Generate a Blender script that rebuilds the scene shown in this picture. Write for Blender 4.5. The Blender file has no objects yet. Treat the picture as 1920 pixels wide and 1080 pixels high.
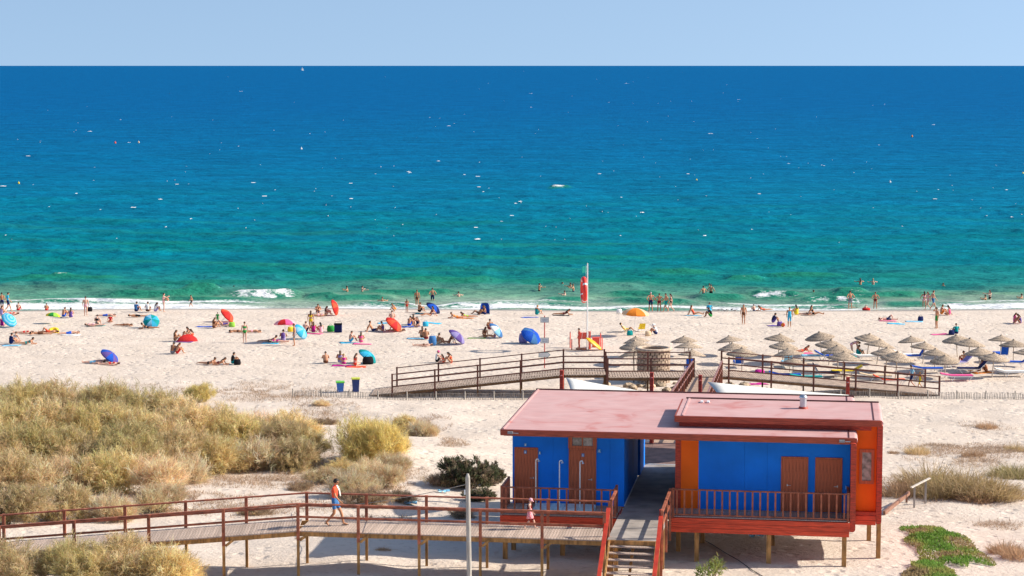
import bpy, bmesh, math, random
import numpy as np
from mathutils import Vector, Matrix, Quaternion

# ------------------------------------------------------------------ camera, sky, sun, exposure
S = bpy.context.scene
COL = S.collection
R = math.radians
CAM_H = 22.5
PITCH = math.atan((540 - 122) / 4000.0)
cd = bpy.data.cameras.new('camera'); cam = bpy.data.objects.new('camera', cd); COL.objects.link(cam)
cam.location = (0, 0, CAM_H); cam.rotation_euler = (R(90) - PITCH, 0, 0)
cd.sensor_width = 36.0; cd.lens = 75.0; cd.clip_start = 1.0; cd.clip_end = 400000.0
S.camera = cam
SUN_EL, SUN_AZ = 33.0, 4.0            # sun stands to the right of the view, a touch beyond the camera's side line
w = bpy.data.worlds.new('World'); S.world = w; w.use_nodes = True
nt = w.node_tree
sky = nt.nodes.new('ShaderNodeTexSky'); sky.sky_type = 'NISHITA'; sky.sun_disc = False
sky.sun_elevation = R(SUN_EL); sky.sun_rotation = R(90 - SUN_AZ)
sky.altitude = 20; sky.air_density = 1.0; sky.dust_density = 1.0; sky.ozone_density = 1.2
bg = nt.nodes['Background']; bg.inputs['Strength'].default_value = 0.093
tcw = nt.nodes.new('ShaderNodeTexCoord'); vm = nt.nodes.new('ShaderNodeVectorMath'); vm.operation = 'MULTIPLY_ADD'   # clear maritime air: the low sky keeps the tint of the sky a little above it
vm.inputs[1].default_value = (1, 1, 0.8); vm.inputs[2].default_value = (0, 0, 0.22)
vn = nt.nodes.new('ShaderNodeVectorMath'); vn.operation = 'NORMALIZE'
nt.links.new(tcw.outputs['Generated'], vm.inputs[0]); nt.links.new(vm.outputs[0], vn.inputs[0]); nt.links.new(vn.outputs[0], sky.inputs[0])
nt.links.new(sky.outputs[0], bg.inputs[0])
sd = bpy.data.lights.new('sun', 'SUN'); so = bpy.data.objects.new('sun', sd); COL.objects.link(so)
sd.energy = 3.5; sd.angle = R(0.53); sd.color = (1.0, 0.93, 0.82)
sdir = Vector((math.cos(R(SUN_EL)) * math.cos(R(SUN_AZ)), math.cos(R(SUN_EL)) * math.sin(R(SUN_AZ)), math.sin(R(SUN_EL))))
so.rotation_euler = sdir.to_track_quat('Z', 'Y').to_euler(); so.location = (60, 60, 60)
S.view_settings.view_transform = 'Standard'; S.view_settings.look = 'None'
S.view_settings.exposure = 1.0; S.view_settings.gamma = 1.0; S.view_settings.use_curve_mapping = False
S.render.engine = 'CYCLES'

# ------------------------------------------------------------------ survey helpers
def _ray(px, py):
    cp, sp = math.cos(PITCH), math.sin(PITCH)
    a, b = (px - 960) / 4000.0, (540 - py) / 4000.0
    return Vector((a, cp + b * sp, -sp + b * cp))
def at_z(px, py, z):
    d = _ray(px, py); return Vector((0, 0, CAM_H)) + d * ((z - CAM_H) / d.z)
def at_y(px, py, y):
    d = _ray(px, py); return Vector((0, 0, CAM_H)) + d * (y / d.y)

def _hash(i, j, s):
    n = (i.astype(np.int64) * 374761393 + j.astype(np.int64) * 668265263 + s * 1442695041) & 0xFFFFFFFF
    n = ((n ^ (n >> 13)) * 1274126177) & 0xFFFFFFFF
    return ((n ^ (n >> 16)) & 0xFFFF) / 65535.0
def vnoise(x, y, s=0):
    x = np.asarray(x, float); y = np.asarray(y, float)
    i, j = np.floor(x), np.floor(y); fx, fy = x - i, y - j
    fx = fx * fx * (3 - 2 * fx); fy = fy * fy * (3 - 2 * fy)
    a, b = _hash(i, j, s), _hash(i + 1, j, s); c, d = _hash(i, j + 1, s), _hash(i + 1, j + 1, s)
    return (a + (b - a) * fx) * (1 - fy) + (c + (d - c) * fx) * fy - 0.5
def sstep(a, b, x):
    t = np.clip((x - a) / (b - a), 0, 1); return t * t * (3 - 2 * t)

PY = [30, 60, 70, 77, 82, 90, 100, 112, 125, 137, 150, 165, 180, 187, 193, 197, 203, 230, 320]
PZ = [4.8, 4.6, 4.4, 4.2, 4.0, 3.45, 2.7, 2.0, 1.5, 1.2, 1.15, 1.1, 0.95, 0.75, 0.28, -0.08, -0.5, -1.6, -4]
def hgt(x, y):
    x = np.asarray(x, float); y = np.asarray(y, float)
    sh = 1.1 * np.sin(x / 13.0) + 0.8 * vnoise(x / 9, 3, 5)
    yy = y + sh * sstep(175, 190, y)
    z = np.interp(yy, PY, PZ)
    g = lambda cx, cy, rx, ry, a: a * np.exp(-((x - cx) / rx) ** 2 - ((y - cy) / ry) ** 2)
    z = z + g(-24, 111, 13, 11, 1.25) + g(-5.2, 107, 4.2, 6, 0.75) + g(-13, 92, 6, 6, 0.25)
    z = z + g(22, 97, 6, 5, 0.45) + g(27, 108, 7, 5, 0.3) + g(-22, 84, 7, 6, 0.3)
    dune = 1 - sstep(132, 140, y)
    z = z + dune * (0.28 * vnoise(x / 5.5, y / 5.5, 1) + 0.14 * vnoise(x / 1.9, y / 1.9, 2) + 0.05 * vnoise(x / 0.8, y / 0.8, 3))
    bch = (1 - dune) * (1 - sstep(186, 191, y))
    z = z + bch * (0.10 * vnoise(x / 4, y / 4, 7) + 0.09 * vnoise(x / 1.5, y / 1.5, 8))
    return z
def H1(x, y): return float(hgt(x, y))
def ground(px, py):
    """point of the terrain seen along a line of sight"""
    p = at_z(px, py, 1.1 if py < 745 else 3.0)
    for _ in range(30):
        p2 = at_z(px, py, H1(p.x, p.y)); p = p.lerp(p2, 0.7)
    p.z = H1(p.x, p.y); return p

# ------------------------------------------------------------------ object helpers
def lin(r, g, b):
    f = lambda c: (c / 255.0) / 12.92 if c <= 10 else (((c / 255.0) + 0.055) / 1.055) ** 2.4
    return (f(r), f(g), f(b))
def tag(o, label=None, cat=None, group=None, kind=None):
    if label: o['label'] = label
    if cat: o['category'] = cat
    if group: o['group'] = group
    if kind: o['kind'] = kind
    return o
def empty(name, loc, rz=0.0, label=None, cat=None, group=None):
    o = bpy.data.objects.new(name, None); COL.objects.link(o); o.location = loc; o.rotation_euler = (0, 0, rz)
    o.empty_display_size = 0.2
    return tag(o, label, cat, group)
def place(name, me, parent=None, loc=(0, 0, 0), rot=(0, 0, 0), scale=(1, 1, 1)):
    o = bpy.data.objects.new(name, me); COL.objects.link(o); o.parent = parent
    o.location = loc; o.rotation_euler = rot; o.scale = scale
    return o
class MB:
    def __init__(s): s.v = []; s.f = []; s.m = []; s.sm = []
    def add(s, vs, fs, mi=0, smooth=False):
        b = len(s.v); s.v += [tuple(v) for v in vs]
        for f in fs: s.f.append(tuple(i + b for i in f)); s.m.append(mi); s.sm.append(smooth)
        return s
    def box(s, a, b, mi=0):
        (x0, y0, z0), (x1, y1, z1) = a, b
        return s.add([(x0, y0, z0), (x1, y0, z0), (x1, y1, z0), (x0, y1, z0), (x0, y0, z1), (x1, y0, z1), (x1, y1, z1), (x0, y1, z1)],
                     [(0, 3, 2, 1), (4, 5, 6, 7), (0, 1, 5, 4), (1, 2, 6, 5), (2, 3, 7, 6), (3, 0, 4, 7)], mi)
    def cbox(s, c, d, mi=0, M=None):
        vs = [Vector((sx * d[0] / 2, sy * d[1] / 2, sz * d[2] / 2)) for sz in (-1, 1) for sx, sy in ((-1, -1), (1, -1), (1, 1), (-1, 1))]
        if M is not None: vs = [M @ v for v in vs]
        return s.add([v + Vector(c) for v in vs], [(0, 3, 2, 1), (4, 5, 6, 7), (0, 1, 5, 4), (1, 2, 6, 5), (2, 3, 7, 6), (3, 0, 4, 7)], mi)
    def bar(s, p, q, wd, ht, mi=0, upv=(0, 0, 1)):
        """square-section bar from p to q"""
        p, q = Vector(p), Vector(q); d = (q - p).normalized(); sv = d.cross(Vector(upv))
        if sv.length < 1e-4: sv = Vector((1, 0, 0))
        sv.normalize(); uv = sv.cross(d)
        vs = [e + sv * (a * wd / 2) + uv * (b * ht / 2) for e in (p, q) for a, b in ((-1, -1), (1, -1), (1, 1), (-1, 1))]
        return s.add(vs, [(0, 1, 2, 3), (7, 6, 5, 4), (0, 4, 5, 1), (1, 5, 6, 2), (2, 6, 7, 3), (3, 7, 4, 0)], mi)
    def tube(s, p, q, r0, r1=None, n=8, mi=0, cap=True, smooth=True):
        r1 = r0 if r1 is None else r1
        p, q = Vector(p), Vector(q); d = (q - p).normalized()
        a = d.orthogonal().normalized(); b = d.cross(a)
        vs = []
        for e, r in ((p, r0), (q, r1)):
            vs += [e + (a * math.cos(2 * math.pi * i / n) + b * math.sin(2 * math.pi * i / n)) * r for i in range(n)]
        s.add(vs, [(i, (i + 1) % n, n + (i + 1) % n, n + i) for i in range(n)], mi, smooth)
        if cap: s.add(vs, [tuple(range(n - 1, -1, -1)), tuple(range(n, 2 * n))], mi)
        return s
    def path(s, pts, r, n=8, mi=0):
        for a, b in zip(pts[:-1], pts[1:]): s.tube(a, b, r, r, n, mi)
        return s
    def lathe(s, prof, n=16, mi=0, c=(0, 0, 0), smooth=True, closed=False):
        vs = [(c[0] + r * math.cos(2 * math.pi * i / n), c[1] + r * math.sin(2 * math.pi * i / n), c[2] + z) for r, z in prof for i in range(n)]
        k = len(prof); fs = []
        for j in range(k if closed else k - 1):
            j2 = (j + 1) % k
            for i in range(n): fs.append((j * n + i, j * n + (i + 1) % n, j2 * n + (i + 1) % n, j2 * n + i))
        return s.add(vs, fs, mi, smooth)
    def ell(s, c, r, M=None, n=10, k=7, mi=0):
        vs = []; fs = []
        for j in range(k + 1):
            t = math.pi * j / k
            for i in range(n):
                a = 2 * math.pi * i / n
                v = Vector((r[0] * math.sin(t) * math.cos(a), r[1] * math.sin(t) * math.sin(a), r[2] * math.cos(t)))
                if M is not None: v = M @ v
                vs.append(v + Vector(c))
        for j in range(k):
            for i in range(n): fs.append((j * n + i, (j + 1) * n + i, (j + 1) * n + (i + 1) % n, j * n + (i + 1) % n))
        return s.add(vs, fs, mi, True)
    def mesh(s, name, mats, bevel=0.0):
        me = bpy.data.meshes.new(name); me.from_pydata(s.v, [], s.f)
        for m in (mats if isinstance(mats, (list, tuple)) else [mats]): me.materials.append(m)
        me.polygons.foreach_set('material_index', s.m); me.polygons.foreach_set('use_smooth', s.sm)
        if bevel:
            bm = bmesh.new(); bm.from_mesh(me)
            bmesh.ops.remove_doubles(bm, verts=bm.verts, dist=1e-5)
            bmesh.ops.bevel(bm, geom=[e for e in bm.edges if e.calc_face_angle(0) > 0.5], offset=bevel, segments=2, affect='EDGES', profile=0.7, clamp_overlap=True)
            bm.to_mesh(me); bm.free()
        me.update(); return me
    def build(s, name, mats, parent=None, bevel=0.0, loc=(0, 0, 0), rot=(0, 0, 0)):
        return place(name, s.mesh(name, mats, bevel), parent, loc, rot)

# ------------------------------------------------------------------ materials
MATS = {}
def mat(name, col, rough=0.6, var=0.12, scale=6.0, bump=0.0, bscale=None, metal=0.0, spec=0.4, col2=None, stretch=(1, 1, 1), randobj=0.0, trans=0.0, coord='Object'):
    if name in MATS: return MATS[name]
    m = bpy.data.materials.new(name); m.use_nodes = True; n = m.node_tree; L = n.links
    b = n.nodes['Principled BSDF']
    b.inputs['Roughness'].default_value = rough; b.inputs['Metallic'].default_value = metal
    b.inputs['Specular IOR Level'].default_value = spec
    tc = n.nodes.new('ShaderNodeTexCoord'); mp = n.nodes.new('ShaderNodeMapping'); mp.inputs['Scale'].default_value = stretch
    L.new(tc.outputs[coord], mp.inputs[0])
    nz = n.nodes.new('ShaderNodeTexNoise'); nz.inputs['Scale'].default_value = scale; nz.inputs['Detail'].default_value = 5
    L.new(mp.outputs[0], nz.inputs[0])
    cr = n.nodes.new('ShaderNodeValToRGB')
    c2 = col2 if col2 else tuple(max(0, c * (1 - 2 * var)) for c in col)
    c1 = tuple(min(1, c * (1 + var)) for c in col)
    cr.color_ramp.elements[0].position = 0.33; cr.color_ramp.elements[1].position = 0.67
    cr.color_ramp.elements[0].color = (*c2, 1); cr.color_ramp.elements[1].color = (*c1, 1)
    L.new(nz.outputs[0], cr.inputs[0]); out = cr.outputs[0]
    if randobj:
        oi = n.nodes.new('ShaderNodeObjectInfo'); hs = n.nodes.new('ShaderNodeHueSaturation')
        mr = n.nodes.new('ShaderNodeMapRange'); mr.inputs[3].default_value = 1 - randobj; mr.inputs[4].default_value = 1 + randobj
        L.new(oi.outputs['Random'], mr.inputs[0]); L.new(mr.outputs[0], hs.inputs['Value']); L.new(out, hs.inputs['Color']); out = hs.outputs[0]
    L.new(out, b.inputs['Base Color'])
    if bump:
        n2 = n.nodes.new('ShaderNodeTexNoise'); n2.inputs['Scale'].default_value = bscale or scale * 4; n2.inputs['Detail'].default_value = 4
        L.new(mp.outputs[0], n2.inputs[0])
        bp = n.nodes.new('ShaderNodeBump'); bp.inputs['Strength'].default_value = 0.6; bp.inputs['Distance'].default_value = bump
        L.new(n2.outputs[0], bp.inputs['Height']); L.new(bp.outputs[0], b.inputs['Normal'])
    if trans:
        tr = n.nodes.new('ShaderNodeBsdfTranslucent'); L.new(out, tr.inputs[0])
        mx = n.nodes.new('ShaderNodeMixShader'); mx.inputs[0].default_value = trans
        L.new(b.outputs[0], mx.inputs[1]); L.new(tr.outputs[0], mx.inputs[2]); L.new(mx.outputs[0], n.nodes['Material Output'].inputs[0])
    MATS[name] = m; return m
def paint(name, col, rough=0.55): return mat(name, col, rough, 0.06, 3.0, 0.0008, 60)
def cloth(name, rgb, trans=0.0): return mat('cloth_' + name, lin(*rgb), 0.85, 0.1, 9.0, 0.003, 30, spec=0.15, trans=trans)

M_RED = mat('red_stained_wood', (0.50, 0.05, 0.02), 0.5, 0.22, 5, 0.002, 40, stretch=(1, 1, 6))
M_REDH = mat('red_stained_board', (0.66, 0.065, 0.022), 0.5, 0.22, 5, 0.002, 40, stretch=(0.4, 3, 8), randobj=0.12)
M_EAVE = mat('brown_red_eave_board', (0.40, 0.07, 0.032), 0.55, 0.25, 5, 0.002, 40, stretch=(0.4, 3, 8), randobj=0.1)
M_BLUE = mat('blue_wall_paint', (0.0, 0.20, 0.82), 0.6, 0.09, 0.7, 0.0006, 80, spec=0.25)
M_ORANGE = mat('orange_wall_paint', (0.98, 0.145, 0.004), 0.6, 0.07, 0.9, 0.0006, 80, spec=0.25)
M_DOOR = mat('brown_red_door_wood', (0.52, 0.125, 0.048), 0.55, 0.2, 4, 0.002, 30, stretch=(12, 3, 0.5))
M_METAL = mat('brushed_metal', (0.55, 0.56, 0.58), 0.35, 0.05, 5, metal=0.9)
M_WHITEP = mat('white_painted_metal', (0.78, 0.78, 0.76), 0.4, 0.04, 5)
M_PINE = mat('raw_pine_post', (0.46, 0.235, 0.075), 0.7, 0.25, 3, 0.003, 25, stretch=(3, 3, 0.6), randobj=0.15)
M_RAIL = mat('rail_wood', (0.37, 0.11, 0.055), 0.6, 0.25, 4, 0.002, 30, randobj=0.1)
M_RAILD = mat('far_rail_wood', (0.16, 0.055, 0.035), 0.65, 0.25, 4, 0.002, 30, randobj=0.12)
M_PLANK = mat('weathered_deck_plank', (0.50, 0.38, 0.30), 0.75, 0.16, 5, 0.003, 30, stretch=(4, 1, 4), randobj=0.16)
M_PLANKF = mat('weathered_far_plank', (0.45, 0.335, 0.255), 0.75, 0.2, 3, 0.003, 30)
M_FLOOR = mat('worn_grey_deck', (0.36, 0.31, 0.265), 0.75, 0.18, 1.3, 0.003, 30)
M_GREYW = mat('silver_grey_pole_wood', (0.42, 0.38, 0.33), 0.8, 0.2, 3, 0.004, 12, stretch=(6, 6, 0.5))
M_STRAW = mat('thatch_straw', (0.46, 0.35, 0.25), 0.9, 0.35, 14, 0.01, 50, stretch=(1, 1, 1), randobj=0.13)
M_SAIL = mat('white_shade_sail', (0.8, 0.78, 0.72), 0.8, 0.03, 2, trans=0.15)
M_STONE = mat('well_masonry', (0.42, 0.31, 0.225), 0.9, 0.25, 4, 0.03, 9)
M_RUBBLE = mat('rubble_stone', (0.42, 0.32, 0.22), 0.9, 0.3, 5, 0.02, 9, randobj=0.3)
M_BLACK = mat('black_plastic', (0.02, 0.02, 0.022), 0.5, 0.1)
M_GREYPL = mat('grey_plastic', (0.25, 0.25, 0.26), 0.5, 0.1)

# ------------------------------------------------------------------ materials of the setting
def sand_material():
    m = bpy.data.materials.new('dry_beach_sand'); m.use_nodes = True; n = m.node_tree; L = n.links; N = n.nodes.new
    b = n.nodes['Principled BSDF']; b.inputs['Specular IOR Level'].default_value = 0.15
    g = N('ShaderNodeNewGeometry'); sx = N('ShaderNodeSeparateXYZ'); L.new(g.outputs['Position'], sx.inputs[0])
    n1 = N('ShaderNodeTexNoise'); n1.inputs['Scale'].default_value = 0.35; n1.inputs['Detail'].default_value = 6; L.new(g.outputs['Position'], n1.inputs[0])
    n2 = N('ShaderNodeTexNoise'); n2.inputs['Scale'].default_value = 3.2; n2.inputs['Detail'].default_value = 5; n2.inputs['Roughness'].default_value = 0.65; L.new(g.outputs['Position'], n2.inputs[0])
    c1 = N('ShaderNodeValToRGB'); e = c1.color_ramp.elements
    e[0].position = 0.3; e[0].color = (0.585, 0.485, 0.395, 1); e[1].position = 0.7; e[1].color = (0.67, 0.565, 0.47, 1)
    L.new(n1.outputs[0], c1.inputs[0])
    mx = N('ShaderNodeMixRGB'); mx.blend_type = 'MULTIPLY'; mx.inputs[0].default_value = 1
    c2 = N('ShaderNodeValToRGB'); e = c2.color_ramp.elements
    e[0].position = 0.27; e[0].color = (0.72, 0.68, 0.64, 1); e[1].position = 0.45; e[1].color = (1, 1, 1, 1)
    L.new(n2.outputs[0], c2.inputs[0]); L.new(c1.outputs[0], mx.inputs[1]); L.new(c2.outputs[0], mx.inputs[2])
    # wet where the swash has run: low ground only
    wet = N('ShaderNodeMapRange'); wet.inputs[1].default_value = 0.46; wet.inputs[2].default_value = 0.2; L.new(sx.outputs['Z'], wet.inputs[0])
    mw = N('ShaderNodeMixRGB'); mw.inputs[2].default_value = (0.33, 0.265, 0.205, 1); L.new(wet.outputs[0], mw.inputs[0]); L.new(mx.outputs[0], mw.inputs[1])
    L.new(mw.outputs[0], b.inputs['Base Color'])
    rr = N('ShaderNodeMapRange'); rr.inputs[3].default_value = 0.92; rr.inputs[4].default_value = 0.35; L.new(wet.outputs[0], rr.inputs[0]); L.new(rr.outputs[0], b.inputs['Roughness'])
    # footprints and wind ripples: relief only
    vo = N('ShaderNodeTexVoronoi'); vo.inputs['Scale'].default_value = 1.7; vo.inputs['Randomness'].default_value = 1
    dn = N('ShaderNodeTexNoise'); dn.inputs['Scale'].default_value = 1.6; L.new(g.outputs['Position'], dn.inputs[0])
    mm = N('ShaderNodeMixRGB'); mm.inputs[0].default_value = 0.25; L.new(g.outputs['Position'], mm.inputs[1]); L.new(dn.outputs['Color'], mm.inputs[2])
    L.new(mm.outputs[0], vo.inputs[0])
    vr = N('ShaderNodeMapRange'); vr.inputs[1].default_value = 0.08; vr.inputs[2].default_value = 0.36; L.new(vo.outputs['Distance'], vr.inputs[0])
    n3 = N('ShaderNodeTexNoise'); n3.inputs['Scale'].default_value = 5.5; n3.inputs['Detail'].default_value = 6; n3.inputs['Roughness'].default_value = 0.6; L.new(g.outputs['Position'], n3.inputs[0])
    ad = N('ShaderNodeMath'); ad.operation = 'ADD'; L.new(vr.outputs[0], ad.inputs[0]); L.new(n3.outputs[0], ad.inputs[1])
    dry = N('ShaderNodeMath'); dry.operation = 'SUBTRACT'; dry.inputs[0].default_value = 1.0; L.new(wet.outputs[0], dry.inputs[1])
    st = N('ShaderNodeMath'); st.operation = 'MULTIPLY'; st.inputs[1].default_value = 0.85; L.new(dry.outputs[0], st.inputs[0])
    bp = N('ShaderNodeBump'); bp.inputs['Distance'].default_value = 0.075; L.new(st.outputs[0], bp.inputs['Strength']); L.new(ad.outputs[0], bp.inputs['Height'])
    L.new(bp.outputs[0], b.inputs['Normal'])
    return m
def sea_material():
    m = bpy.data.materials.new('sea_water'); m.use_nodes = True; n = m.node_tree; L = n.links; N = n.nodes.new
    b = n.nodes['Principled BSDF']; b.inputs['Specular IOR Level'].default_value = 0.0; b.inputs['IOR'].default_value = 1.33
    g = N('ShaderNodeNewGeometry'); sx = N('ShaderNodeSeparateXYZ'); L.new(g.outputs['Position'], sx.inputs[0])
    # colour of the water by how far offshore it lies (bottom shelving away)
    dv = N('ShaderNodeMath'); dv.operation = 'DIVIDE'; dv.inputs[0].default_value = 196.0; L.new(sx.outputs['Y'], dv.inputs[1])
    nw = N('ShaderNodeTexNoise'); nw.inputs['Scale'].default_value = 1; nw.inputs['Detail'].default_value = 4
    mpw = N('ShaderNodeMapping'); mpw.inputs['Scale'].default_value = (0.02, 0.05, 0.05); L.new(g.outputs['Position'], mpw.inputs[0]); L.new(mpw.outputs[0], nw.inputs[0])
    mw = N('ShaderNodeMath'); mw.operation = 'MULTIPLY_ADD'; mw.inputs[1].default_value = 0.14; L.new(nw.outputs[0], mw.inputs[0])
    sb = N('ShaderNodeMath'); sb.operation = 'SUBTRACT'; sb.inputs[1].default_value = 0.07; L.new(dv.outputs[0], sb.inputs[0]); L.new(sb.outputs[0], mw.inputs[2])
    cr = N('ShaderNodeValToRGB'); e = cr.color_ramp.elements
    stops = [(0.0, (0.0, 0.088, 0.24)), (0.17, (0.0, 0.092, 0.245)), (0.39, (0.0, 0.115, 0.245)), (0.60, (0.0, 0.142, 0.235)), (0.80, (0.0, 0.152, 0.19)), (0.90, (0.012, 0.175, 0.15)), (0.945, (0.14, 0.28, 0.18)), (0.97, (0.27, 0.34, 0.26)), (1.0, (0.40, 0.40, 0.32))]
    e[0].position, e[0].color = stops[0][0], (*stops[0][1], 1); e[1].position, e[1].color = stops[-1][0], (*stops[-1][1], 1)
    for p, c in stops[1:-1]:
        q = e.new(p); q.color = (*c, 1)
    L.new(mw.outputs[0], cr.inputs[0])
    # darker and lighter streaks: wind mottling, plus the chop's light-and-dark put into colour
    mp = N('ShaderNodeMapping'); mp.inputs['Scale'].default_value = (0.055, 0.12, 0.1); L.new(g.outputs['Position'], mp.inputs[0])
    ns = N('ShaderNodeTexNoise'); ns.inputs['Scale'].default_value = 1; ns.inputs['Detail'].default_value = 10; ns.inputs['Roughness'].default_value = 0.7; L.new(mp.outputs[0], ns.inputs[0])
    rs = N('ShaderNodeMapRange'); rs.inputs[1].default_value = 0.3; rs.inputs[2].default_value = 0.7; rs.inputs[3].default_value = 0.70; rs.inputs[4].default_value = 1.30; L.new(ns.outputs[0], rs.inputs[0])
    hv = N('ShaderNodeHueSaturation'); L.new(rs.outputs[0], hv.inputs['Value']); L.new(cr.outputs[0], hv.inputs['Color'])
    mp3 = N('ShaderNodeMapping'); mp3.inputs['Scale'].default_value = (0.03, 0.07, 0.1); L.new(g.outputs['Position'], mp3.inputs[0])
    n3 = N('ShaderNodeTexNoise'); n3.inputs['Scale'].default_value = 1; n3.inputs['Detail'].default_value = 8; n3.inputs['Roughness'].default_value = 0.7; L.new(mp3.outputs[0], n3.inputs[0])
    r3 = N('ShaderNodeMapRange'); r3.inputs[1].default_value = 0.46; r3.inputs[2].default_value = 0.66; L.new(n3.outputs[0], r3.inputs[0])
    k3 = N('ShaderNodeMapRange'); k3.inputs[1].default_value = 0.45; k3.inputs[2].default_value = 0.85; k3.inputs[4].default_value = 0.75; L.new(dv.outputs[0], k3.inputs[0])
    x3 = N('ShaderNodeMath'); x3.operation = 'MULTIPLY'; L.new(r3.outputs[0], x3.inputs[0]); L.new(k3.outputs[0], x3.inputs[1])
    g3 = N('ShaderNodeMixRGB'); g3.inputs[2].default_value = (0.0, 0.165, 0.105, 1); L.new(x3.outputs[0], g3.inputs[0]); L.new(hv.outputs[0], g3.inputs[1])
    ga = N('ShaderNodeAttribute'); ga.attribute_name = 'green'
    mg = N('ShaderNodeMixRGB'); mg.inputs[2].default_value = (0.012, 0.185, 0.105, 1); L.new(ga.outputs['Fac'], mg.inputs[0]); L.new(g3.outputs[0], mg.inputs[1])
    fa = N('ShaderNodeAttribute'); fa.attribute_name = 'foam'
    nf = N('ShaderNodeTexNoise'); nf.inputs['Scale'].default_value = 1; nf.inputs['Detail'].default_value = 6; nf.inputs['Roughness'].default_value = 0.7
    mf = N('ShaderNodeMapping'); mf.inputs['Scale'].default_value = (2.2, 3.2, 3.0); L.new(g.outputs['Position'], mf.inputs[0]); L.new(mf.outputs[0], nf.inputs[0])
    fs = N('ShaderNodeMath'); fs.operation = 'ADD'; L.new(fa.outputs['Fac'], fs.inputs[0]); L.new(nf.outputs[0], fs.inputs[1])
    fr = N('ShaderNodeMapRange'); fr.inputs[1].default_value = 0.92; fr.inputs[2].default_value = 1.14; L.new(fs.outputs[0], fr.inputs[0])
    mq = N('ShaderNodeMixRGB'); mq.inputs[2].default_value = (0.8, 0.79, 0.76, 1); L.new(fr.outputs[0], mq.inputs[0]); L.new(mg.outputs[0], mq.inputs[1])
    L.new(mq.outputs[0], b.inputs['Base Color'])
    ro = N('ShaderNodeMapRange'); ro.inputs[3].default_value = 0.28; ro.inputs[4].default_value = 0.95; L.new(fr.outputs[0], ro.inputs[0]); L.new(ro.outputs[0], b.inputs['Roughness'])
    # chop
    m1 = N('ShaderNodeMapping'); m1.inputs['Scale'].default_value = (0.2, 0.42, 0.5); L.new(g.outputs['Position'], m1.inputs[0])
    b1 = N('ShaderNodeTexNoise'); b1.inputs['Scale'].default_value = 1; b1.inputs['Detail'].default_value = 6; b1.inputs['Roughness'].default_value = 0.55; L.new(m1.outputs[0], b1.inputs[0])
    bp = N('ShaderNodeBump'); bp.inputs['Strength'].default_value = 1; bp.inputs['Distance'].default_value = 1.5; L.new(b1.outputs[0], bp.inputs['Height'])
    L.new(bp.outputs[0], b.inputs['Normal'])
    gl = N('ShaderNodeBsdfGlossy'); gl.inputs['Roughness'].default_value = 0.22; gl.inputs['Color'].default_value = (0.35, 0.75, 1, 1); L.new(bp.outputs[0], gl.inputs['Normal'])
    mxs = N('ShaderNodeMixShader'); mxs.inputs[0].default_value = 0.075; L.new(b.outputs[0], mxs.inputs[1]); L.new(gl.outputs[0], mxs.inputs[2]); L.new(mxs.outputs[0], n.nodes['Material Output'].inputs[0])
    return m
M_SAND = sand_material(); M_SEA = sea_material()
M_FOAM = mat('sea_foam', (0.82, 0.82, 0.8), 0.9, 0.05, 2)

def grid_mesh(name, X, Y, Z, m, attrs=None):
    r, c = X.shape
    me = bpy.data.meshes.new(name); me.vertices.add(r * c)
    co = np.stack([X, Y, Z], -1).astype(np.float32).ravel(); me.vertices.foreach_set('co', co)
    i = (np.arange(r - 1)[:, None] * c + np.arange(c - 1)[None, :])
    q = np.stack([i, i + 1, i + c + 1, i + c], -1).reshape(-1, 4).astype(np.int32)
    nf = len(q); me.loops.add(nf * 4); me.polygons.add(nf)
    me.loops.foreach_set('vertex_index', q.ravel())
    me.polygons.foreach_set('loop_start', np.arange(0, nf * 4, 4, dtype=np.int32))
    me.polygons.foreach_set('use_smooth', np.ones(nf, dtype=bool))
    me.update(calc_edges=True); me.materials.append(m)
    for k, v in (attrs or {}).items():
        a = me.attributes.new(k, 'FLOAT', 'POINT'); a.data.foreach_set('value', v.astype(np.float32).ravel())
    return me
# ------------------------------------------------------------------ sand
gx = np.arange(-95, 95.1, 0.42); gy = np.concatenate([np.arange(35, 70, 1.0), np.arange(70, 142, 0.36), np.arange(142, 232, 0.5)])
GX, GY = np.meshgrid(gx, gy)
o = place('beach_sand', grid_mesh('beach_sand', GX, GY, hgt(GX, GY), M_SAND)); tag(o, kind='structure')
# ------------------------------------------------------------------ sea
inv = np.concatenate([np.linspace(1 / 188.0, 1 / 1200.0, 400), np.linspace(1 / 1220.0, 1 / 70000.0, 60)])
dd = 1 / inv
tt = np.concatenate([np.linspace(-0.6, -0.27, 30), np.linspace(-0.265, 0.265, 560), np.linspace(0.27, 0.6, 30)])
T, D = np.meshgrid(tt, dd)
SX, SY = T * D, D.copy()
amp = sstep(198, 214, SY)
f1 = 1 - sstep(330, 440, SY); f2 = 1 - sstep(560, 760, SY)
ph = SY / 8.2 * 2 * np.pi + 5.0 * vnoise(SX / 14, SY / 16, 11) + 3 * vnoise(SX / 5, SY / 7, 12)
ph2 = SY / 19.0 * 2 * np.pi + 7.0 * vnoise(SX / 40, SY / 35, 13)
am1 = 0.5 + vnoise(SX / 10, SY / 12, 14); am2 = 0.45 + vnoise(SX / 28, SY / 20, 15)
crest = lambda p: (0.5 + 0.5 * np.sin(p)) ** 2
SZ = amp * (0.26 * f1 * am1 * crest(ph) + 0.40 * f2 * am2 * crest(ph2))
SZ += amp * f1 * (0.20 * vnoise(SX / 1.7, SY / 1.1, 16) + 0.30 * (1 - 2 * np.abs(vnoise(SX / 5.5, SY / 2.6, 17))) ** 2 * (0.6 + vnoise(SX / 15, SY / 9, 18)))
green = np.clip(sstep(0.5, 1.3, crest(ph2) * (am2 + 0.45)) * (1 - sstep(215, 380, SY)) * 0.6, 0, 1) * amp
foam = np.zeros_like(SX)
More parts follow.
